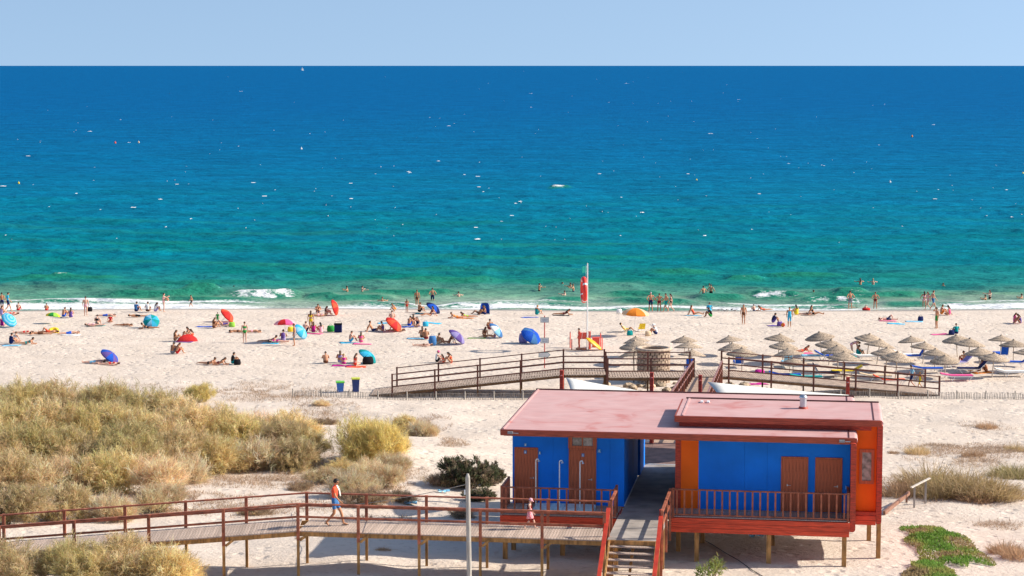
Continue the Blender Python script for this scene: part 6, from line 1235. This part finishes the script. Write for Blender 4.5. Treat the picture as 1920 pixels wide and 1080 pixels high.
# beach chair under the orange parasol
def chair(px, py, az, col, label):
    p = ground(px, py); t = empty('beach_chair', tuple(p), R(az), label, 'beach chair')
    f = MB()
    for y in (-0.26, 0.26): f.tube((-0.3, y, 0.62), (0.28, y, 0.0), 0.014).tube((-0.28, y, 0.0), (0.3, y, 0.34), 0.014)
    f.build('frame', M_WHITEP, t); MB().add([(-0.1, -0.25, 0.22), (-0.1, 0.25, 0.22), (0.3, 0.25, 0.33), (0.3, -0.25, 0.33)], [(0, 3, 2, 1)]).build('seat', C(col), t); MB().add([(-0.1, -0.25, 0.22), (-0.1, 0.25, 0.22), (-0.36, 0.25, 0.72), (-0.36, -0.25, 0.72)], [(0, 1, 2, 3)]).build('backrest', C(col), t)
chair(1203, 622, 100, 'yellow', 'empty yellow folding chair under the orange parasol'); chair(1172, 623, 0, 'yellow', 'folding chair under the bather in yellow')
chair(809, 646, 180, 'skyblue', 'pale blue folding chair left of the slate-violet parasol')

# ------------------------------------------------------------------ lifeguard post, flagpole, signs, well, fence, bins
FP = ground(1101, 656)
t = empty('flagpole', tuple(FP), 0, 'tall white flagpole carrying a green flag and a giant red lifebuoy', 'flagpole')
MB().tube((0, 0, -0.3), (0, 0, 6.55), 0.06, 0.04, 12).build('pole', M_WHITEP, t)
fl = MB(); nx, ny = 8, 6; vs = [(-0.06 - 0.34 * i / nx, 0.05 * math.sin(i * 1.3) * i / nx, 5.85 + 0.5 * j / ny - 0.06 * (i / nx) ** 2 * (1)) for i in range(nx + 1) for j in range(ny + 1)]
fl.add(vs, [(i * (ny + 1) + j, i * (ny + 1) + j + 1, (i + 1) * (ny + 1) + j + 1, (i + 1) * (ny + 1) + j) for i in range(nx) for j in range(ny)], 0, True); fl.build('flag', mat('green_flag_cloth', lin(70, 222, 190), 0.8, 0.06, 5, trans=0.3), t)
mr_ = MB(); prof = [(0.84 + 0.17 * math.cos(a), 0.17 * math.sin(a)) for a in [2 * math.pi * i / 14 for i in range(14)]]; N = 40; vs = []
for r_, z_ in prof:
    for i in range(N): vs.append((z_, r_ * math.cos(2 * math.pi * i / N), r_ * math.sin(2 * math.pi * i / N)))
fs = []; mi = []
for j in range(14):
    for i in range(N): fs.append((j * N + i, j * N + (i + 1) % N, ((j + 1) % 14) * N + (i + 1) % N, ((j + 1) % 14) * N + i)); mi.append(1 if (i % 10) in (5,) else 0)
mr_.v, mr_.f, mr_.m, mr_.sm = vs, fs, mi, [True] * len(fs)
mr_.build('lifebuoy', [mat('lifebuoy_red', lin(232, 62, 52), 0.5, 0.05), mat('lifebuoy_white', (0.8, 0.78, 0.75), 0.5, 0.05)], t, 0, (-0.27, 0, 4.55), (R(8), 0, R(5)))
MB().tube((-0.05, 0, 5.4), (-0.27, 0, 5.45), 0.012).tube((-0.05, 0, 3.7), (-0.27, 0, 3.65), 0.012).build('bracket', M_METAL, t)
MB().path([(-0.1, -0.05, 6.4), (-0.2, -0.3, 3.0), (-0.5, -0.6, 0.3)], 0.008, 5).build('halyard', M_WHITEP, t)
# rescue boards and stakes
M_CORAL = mat('coral_rescue_plastic', lin(238, 96, 78), 0.5, 0.08)
p = ground(1097, 654); t = empty('rescue_stand', tuple(p), 0, 'coral-red rescue stand at the foot of the flagpole', 'rescue stand'); MB().box((-0.5, -0.12, 0.75), (0.25, 0.0, 1.25)).build('board', M_CORAL, t, 0.03)
for x in (-0.45, 0.2): MB().box((x - 0.05, -0.18, -0.2), (x + 0.05, -0.125, 1.35)).build('leg', M_CORAL, t)
MB().box((0.28, -0.3, 0), (0.42, -0.1, 1.35)).build('side_board', M_CORAL, t, 0.02); MB().box((-0.7, -0.5, 0), (0.3, -0.2, 0.12)).build('foot_board', mat('brown_board', (0.3, 0.15, 0.1), 0.7), t)
p = ground(1113, 657); m = MB(); loft(m, [(-0.75, 0, 0), (-0.5, 0, 0.03), (0, 0, 0.05), (0.5, 0, 0.03), (0.8, 0, 0)], [(0.05, 0.03), (0.26, 0.08), (0.32, 0.1), (0.26, 0.08), (0.04, 0.02)], (0, 1, 0), 14); o = m.build('rescue_board', mat('yellow_board', lin(240, 170, 20), 0.4, 0.06), None, 0, (p.x, p.y, p.z + 0.5)); o.rotation_euler = (R(25), R(38), R(10)); tag(o, 'yellow rescue surfboard leaning right of the flagpole', 'surfboard')
for i, (px, py, h, l) in enumerate([(1069, 652, 1.15, 'thick coral stake at the left of the lifeguard post'), (1072, 656, 0.75, 'short coral stake just right of the thick left one'), (1126, 650, 1.0, 'thick coral stake at the right of the lifeguard post'), (1129, 656, 0.9, 'thin coral stake rightmost at the lifeguard post')]):
    p = ground(px, py); t = empty('stake', tuple(p), 0, l, 'stake', 'coral stakes of the lifeguard post'); MB().tube((0, 0, -0.2), (0, 0, h), 0.045, 0.04, 8).build('shaft', M_CORAL, t); MB().tube((0, 0, h), (0, 0, h + 0.1), 0.05, 0.02, 8).build('tip', mat('stake_tip', (0.35, 0.12, 0.1), 0.6), t)
p = ground(1117, 652); t = empty('equipment_crate', (p.x, p.y, p.z), 0, 'small coral crate behind the yellow surfboard', 'crate'); MB().box((-0.25, 0.2, 0.0), (0.3, 0.6, 0.7)).build('body', M_CORAL, t, 0.02); MB().box((-0.27, 0.18, 0.702), (0.32, 0.62, 0.76)).build('lid', M_CORAL, t, 0.01)
# sign post
p = ground(1021, 690); t = empty('sign_post', tuple(p), 0, 'thin red sign post with two white boards and an arrow board', 'sign post'); MB().tube((0, 0, -0.3), (0, 0, 3.75), 0.035, 0.035, 8).build('post', mat('red_post_paint', lin(190, 60, 50), 0.5, 0.1), t)
M_SIGN = mat('white_sign_face', (0.7, 0.7, 0.68), 0.5, 0.05); M_TEAL = mat('teal_sign_edge', lin(60, 130, 130), 0.5)
for z, wd, ht in ((3.45, 0.56, 0.34), (1.98, 0.56, 0.36)):
    b_ = MB().box((-wd / 2, -0.06, z - ht / 2), (wd / 2, -0.04, z + ht / 2)).build('board', M_SIGN, t); e = MB(); e.box((-wd / 2 - 0.02, -0.07, z - ht / 2 - 0.02), (wd / 2 + 0.02, -0.042, z - ht / 2)).box((-wd / 2 - 0.02, -0.07, z + ht / 2), (wd / 2 + 0.02, -0.042, z + ht / 2 + 0.02)).box((-wd / 2 - 0.02, -0.07, z - ht / 2), (-wd / 2, -0.042, z + ht / 2)).box((wd / 2, -0.07, z - ht / 2), (wd / 2 + 0.02, -0.042, z + ht / 2)); e.build('board_frame', mat('grey_sign_edge', (0.2, 0.24, 0.26), 0.5), b_)
    MB().box((-wd * 0.38, -0.064, z + 0.02), (wd * 0.38, -0.061, z + 0.07)).box((-wd * 0.3, -0.064, z - 0.09), (wd * 0.3, -0.061, z - 0.04)).build('lettering', mat('faded_lettering', (0.35, 0.42, 0.5), 0.6), b_)
def arrow(w0, h0, y, ex): return [(-w0 / 2 - ex, y, -h0 / 2 - ex), (w0 / 2 - 0.16, y, -h0 / 2 - ex), (w0 / 2 + ex * 1.3, y, 0), (w0 / 2 - 0.16, y, h0 / 2 + ex), (-w0 / 2 - ex, y, h0 / 2 + ex)]
for ex, y0, y1, nm, mt_ in ((0.03, -0.05, -0.04, 'arrow_border', M_TEAL), (0.0, -0.065, -0.053, 'arrow_board', M_SIGN)):
    a = arrow(0.78, 0.3, y0, ex); b = arrow(0.78, 0.3, y1, ex); m = MB().add(a + b, [(0, 1, 2, 3, 4), (9, 8, 7, 6, 5)] + [(i, 5 + i, 5 + (i + 1) % 5, (i + 1) % 5) for i in range(5)]); m.build(nm, mt_, t, 0, (0.0, 0, 0.95))
# stone well with rubble
p = Vector(((1228 - 960) / 4000 * 143, 143.0, 0)); p.z = H1(p.x, p.y)
well = empty('stone_well', tuple(p), 0, 'round stone well with a pale rim behind the far boardwalk', 'well')
MB().lathe([(1.0, -0.3), (1.0, 2.2), (0.97, 2.2), (0.97, -0.3)], 32).build('shaft', mat('well_mortar', (0.36, 0.27, 0.2), 0.95, 0.2, 6), well)
rs_ = random.Random(8)
rows = 11; 
for j in range(rows):
    nb = 22; 
    for i in range(nb):
        a = 2 * math.pi * (i + 0.5 * (j % 2)) / nb + rs_.uniform(-.02, .02)
        if math.sin(a) > 0.45: continue
        c = Vector((math.cos(a) * 1.03, math.sin(a) * 1.03, 0.1 + j * 0.195)); M_ = Matrix.Rotation(a, 3, 'Z')
        MB().cbox((0, 0, 0), (0.14 + rs_.uniform(0, .05), 0.30 * rs_.uniform(.75, 1.05), 0.195 * rs_.uniform(.75, 1.05)), 0, M_).build('stone', M_STONE, well, 0.03, tuple(c))
MB().lathe([(0.92, 2.2), (1.22, 2.2), (1.25, 2.28), (1.22, 2.36), (0.95, 2.37), (0.92, 2.3)], 36, 0, (0, 0, 0), True, True).build('rim', mat('well_rim_render', (0.55, 0.42, 0.31), 0.9, 0.15, 5, 0.01), well)
hk = MB().path([(-1.35, -0.3, 0.0), (-1.35, -0.3, 2.0), (-1.28, -0.3, 2.15), (-1.1, -0.3, 2.15)], 0.03, 8).build('pipe', M_BLACK, well)
k = 0
for i in range(70):
    x = rs_.uniform(1110, 1420); y = rs_.uniform(136.3, 142.0)
    if 1320 < x < 1365: continue
    wx = (x - 960) / 4000 * y
    if (wx - p.x) ** 2 + (y - p.y) ** 2 < 1.5: continue
    if x < 1180 and i % 3: continue
    s = rs_.uniform(0.14, 0.42); m = MB().ell((0, 0, 0), (s, s * rs_.uniform(.6, 1), s * rs_.uniform(.45, .75)), None, 7, 5); m.v = [(a + rs_.uniform(-.18, .18) * s, b + rs_.uniform(-.18, .18) * s, c + rs_.uniform(-.12, .12) * s) for a, b, c in m.v]; m.sm = [False] * len(m.f)
    o = m.build('rubble_stone', M_RUBBLE, None, 0, (wx, y, H1(wx, y) + s * 0.2)); tag(o, 'rough rubble stone lying around the foot of the stone well', 'stone', 'rubble at the foot of the well')
# slat fence along the top of the beach
fy = 136.0; x0, x1 = (545 - 960) / 4000 * fy, (2010 - 960) / 4000 * fy
t = empty('slat_fence', (x0, fy, H1(x0, fy)), 0, 'low weathered slat fence running along the foot of the dune', 'fence'); o0 = Vector(t.location)
sl = MB(); x = x0; rs_ = random.Random(2); yf = lambda x: 135.0 + 0.3 * math.sin(x / 9.0) + 1.2 * sstep(-8, -14, x)
while x < x1:
    y = float(yf(x)); z = H1(x, y); h = rs_.uniform(0.34, 0.46); lean = rs_.uniform(-.03, .03)
    sl.bar((x - o0.x, y - o0.y, z - 0.05 - o0.z), (x + lean - o0.x, y - o0.y, z + h - o0.z), 0.035, 0.015, 0, (0, 1, 0)); x += rs_.uniform(0.09, 0.12)
tag(sl.build('slats', mat('weathered_fence_slat', (0.42, 0.36, 0.30), 0.85, 0.3, 2), t), kind='stuff')
wr = MB(); xs = np.arange(x0, x1, 1.0)
for a, b in zip(xs[:-1], xs[1:]):
    ya, yb = float(yf(a)), float(yf(b))
    for hh in (0.12, 0.4): wr.tube((a - o0.x, ya - o0.y - 0.015, H1(a, ya) + hh - o0.z), (b - o0.x, yb - o0.y - 0.015, H1(b, yb) + hh - o0.z), 0.008, 0.008, 5, 0, False)
wr.build('wire', M_GREYW, t)
pmm = MB().tube((0, 0, -0.3), (0, 0, 0.55), 0.045, 0.04, 8).mesh('post', M_GREYW)
for xx in np.arange(x0, x1, 1.85): place('post', pmm, t, (xx - o0.x, float(yf(xx)) - o0.y - 0.05, H1(xx, float(yf(xx))) - o0.z))
# bins
for px, py, body_c, lid_c, h, l in [(638, 735, (50, 110, 190), (110, 200, 70), 0.62, 'small blue beach bin with a green lid beside the fence'), (667, 735, (38, 60, 120), (200, 205, 70), 0.85, 'taller navy beach bin with a yellow lid beside the fence')]:
    p = ground(px, py); t = empty('beach_bin', tuple(p), 0.1, l, 'bin'); m = MB(); s0, s1 = 0.19, 0.25
    m.add([(-s0, -s0, 0), (s0, -s0, 0), (s0, s0, 0), (-s0, s0, 0), (-s1, -s1, h), (s1, -s1, h), (s1, s1, h), (-s1, s1, h)], [(0, 3, 2, 1), (4, 5, 6, 7), (0, 1, 5, 4), (1, 2, 6, 5), (2, 3, 7, 6), (3, 0, 4, 7)]); nm_ = 'bin_%d' % px
    m.build('body', mat(nm_, lin(*body_c), 0.5, 0.08), t, 0.02); MB().box((-0.28, -0.28, h), (0.28, 0.28, h + 0.09)).build('lid', mat(nm_ + '_lid', lin(*lid_c), 0.5, 0.08), t, 0.03); MB().tube((-0.2, 0.27, h - 0.03), (0.2, 0.27, h - 0.03), 0.02).build('handle', M_BLACK, t)
    for sx in (-1, 1): MB().tube((sx * 0.17, 0.2, 0.07), (sx * 0.22, 0.2, 0.07), 0.07, 0.07, 10).build('wheel', M_BLACK, t)
# grey timber pole with its cable, in front of the boardwalk
p = at_y(877, 888, 71.0); zb = H1(p.x, p.y); t = empty('timber_pole', (p.x, p.y, zb), 0, 'leaning grey timber pole standing in front of the boardwalk', 'pole'); hh = p.z - zb
MB().tube((0.06, 0, -0.4), (0, 0, hh - 0.12), 0.092, 0.078, 12).tube((0, 0, hh - 0.12), (0, 0, hh), 0.078, 0.035, 12).build('shaft', M_GREYW, t)
MB().cbox((-0.1, -0.02, hh - 0.62), (0.05, 0.05, 0.14)).tube((-0.1, -0.02, hh - 0.72), (-0.1, -0.02, hh - 0.66), 0.03).build('insulator', M_WHITEP, t)
a = Vector((p.x - 0.09, p.y, p.z - 0.38)); b = ground(560, 962); m = MB(); pts = []
for i in range(17):
    s = i / 16; q = a.lerp(b + Vector((0, 0, 0.2)), s); q.z -= 0.35 * 4 * s * (1 - s) * 0.5; pts.append(q - a)
m.path(pts, 0.012, 5); o = m.build('cable', M_GREYW, None, 0, tuple(a)); tag(o, 'thin slack cable running left from the grey timber pole', 'cable')
# leaning handrail on the right dune
p = ground(1712, 955); t = empty('path_handrail', tuple(p), 0, 'short weathered handrail on two posts on the right dune', 'handrail')
a = ground(1714, 952); b = ground(1735, 944)
for q, h in ((a, 0.95), (b, 1.0)): MB().box((-0.04, -0.04, -0.25), (0.04, 0.04, h)).build('post', M_GREYW, t, 0, tuple(q - p))
MB().bar(a - p + Vector((-0.18, -0.2, 0.93)), b - p + Vector((0.22, 0.25, 1.08)), 0.10, 0.045).build('rail', mat('pale_rail', (0.62, 0.55, 0.46), 0.7), t)
a = ground(1658, 966); b = ground(1704, 942); m = MB().bar(a + Vector((0, 0, 0.1)) - a, b + Vector((0, 0, 0.42)) - a, 0.1, 0.16); m.bar((0.1, 0.3, -0.3), (0.1, 0.3, 0.12), 0.08, 0.08).bar(b - a + Vector((-0.1, 0, -0.3)), b - a + Vector((-0.1, 0, 0.4)), 0.08, 0.08); tag(m.build('kerb_beam', mat('reddish_beam', (0.3, 0.15, 0.1), 0.7), None, 0, tuple(a)), 'reddish low beam running from the orange wall to the handrail', 'beam')
# hose / cable under the building and litter
a = ground(1330, 1008); pts = [ground(px, py) + Vector((0, 0, 0.03)) for px, py in ((1322, 1015), (1335, 1022), (1360, 1038), (1385, 1052), (1410, 1070), (1430, 1082))]; o = MB().path([q - pts[0] for q in pts], 0.014, 6).build('hose', M_BLACK, None, 0, tuple(pts[0])); tag(o, 'black hose lying on the sand under the building', 'hose')
for px, py, l in ((832, 924, 'crumpled pale plastic sheet beside the dark bush'), (770, 946, 'small crumpled white bag at the foot of the dry slope'), (1418, 1008, 'bent white strip of plastic under the building')):
    p = ground(px, py); n = 7; vs = [(0.28 * (i / n - 0.5) * 2, 0.18 * (j / n - 0.5) * 2, 0.05 + 0.1 * rs_.random()) for i in range(n + 1) for j in range(n + 1)]
    o = MB().add(vs, [(i * (n + 1) + j, (i + 1) * (n + 1) + j, (i + 1) * (n + 1) + j + 1, i * (n + 1) + j + 1) for i in range(n) for j in range(n)]).build('plastic_litter', C('skyblue'), None, 0, tuple(p)); tag(o, l, 'litter')
# ------------------------------------------------------------------ out at sea: sail, buoys, gulls
d = 9000.0; xx = (569 - 960) / 4000 * d; t = empty('sailing_boat', (xx, d, 0), 0.3, 'tiny white sailing boat on the horizon', 'sailing boat')
m = MB(); loft(m, [(-5, 0, 0.6), (0, 0, 0.5), (5.5, 0, 0.9)], [(1.2, 0.8), (1.7, 1.0), (0.1, 0.5)], (0, 1, 0), 10); m.build('hull', M_WHITEP, t); MB().tube((0.5, 0, 0.5), (0.5, 0, 15), 0.12, 0.06).build('mast', M_WHITEP, t)
MB().add([(0.3, 0.03, 2), (-5, 0.4, 2), (0.3, 0.03, 15), (0.3, -0.03, 2), (-5, 0.34, 2), (0.3, -0.03, 15)], [(0, 1, 2), (5, 4, 3), (0, 3, 4, 1), (1, 4, 5, 2)]).build('mainsail', M_SAIL, t); MB().add([(0.8, 0, 1.5), (5.3, 0.2, 1.5), (0.8, 0, 12.5), (0.8, -0.05, 1.5), (5.3, 0.15, 1.5), (0.8, -0.05, 12.5)], [(0, 1, 2), (5, 4, 3), (0, 3, 4, 1), (1, 4, 5, 2)]).build('jib', M_SAIL, t)
for px, py, c, l in [(35, 343, 'yellow', 'yellow marker buoy nearest the left edge of the picture'), (1306, 338, 'yellow', 'yellow marker buoy right of centre'), (1710, 256, 'orange', 'orange marker buoy far out on the right'), (1918, 325, 'yellow', 'yellow marker buoy at the right edge'), (216, 268, 'coral', 'coral marker buoy far out on the left'), (260, 267, 'beige', 'pale marker buoy right of the coral one'), (565, 279, 'white', 'white marker buoy far out left of centre'), (1669, 341, 'white', 'white marker buoy between the orange one and the bathers')]:
    p = at_z(px, py, 0.2); k = p.y / 700.0; t = empty('buoy', (p.x, p.y, 0.1), 0, l, 'buoy', 'marker buoys'); MB().lathe([(0.0, -0.3), (0.28 * k, -0.1), (0.32 * k, 0.15), (0.22 * k, 0.42 * k), (0.0, 0.62 * k)], 12).build('float', C(c), t); MB().tube((0, 0, 0.5 * k), (0, 0, 0.85 * k), 0.03 * k, 0.03 * k).build('top_mark', C(c), t)
gm = MB(); loft(gm, [(-0.17, 0, 0.12), (-0.08, 0, 0.13), (0.05, 0, 0.14), (0.12, 0, 0.17)], [(0.01, 0.012), (0.05, 0.045), (0.055, 0.055), (0.03, 0.035)], (0, 1, 0), 8); gm.ell((0.15, 0, 0.22), (0.035, 0.028, 0.03), None, 8, 6); gm.tube((0.18, 0, 0.22), (0.23, 0, 0.21), 0.01, 0.003, 5); gm.tube((0, 0.02, 0), (0, 0.02, 0.1), 0.006).tube((0, -0.02, 0), (0, -0.02, 0.1), 0.006)
GM = gm.mesh('gull', mat('gull_plumage', (0.30, 0.28, 0.27), 0.8, 0.3))
for i, (px, py) in enumerate([(1347, 584), (1353, 583), (1358, 585), (1364, 584), (1372, 583), (1378, 585)]):
    p = ground(px, py); o = place('gull', GM, None, tuple(p), (0, 0, i * 1.3), (1.1, 1.1, 1.1)); tag(o, 'small grey gull standing on the swash right of the cyan-shirted sitter', 'gull', 'gulls at the swash')
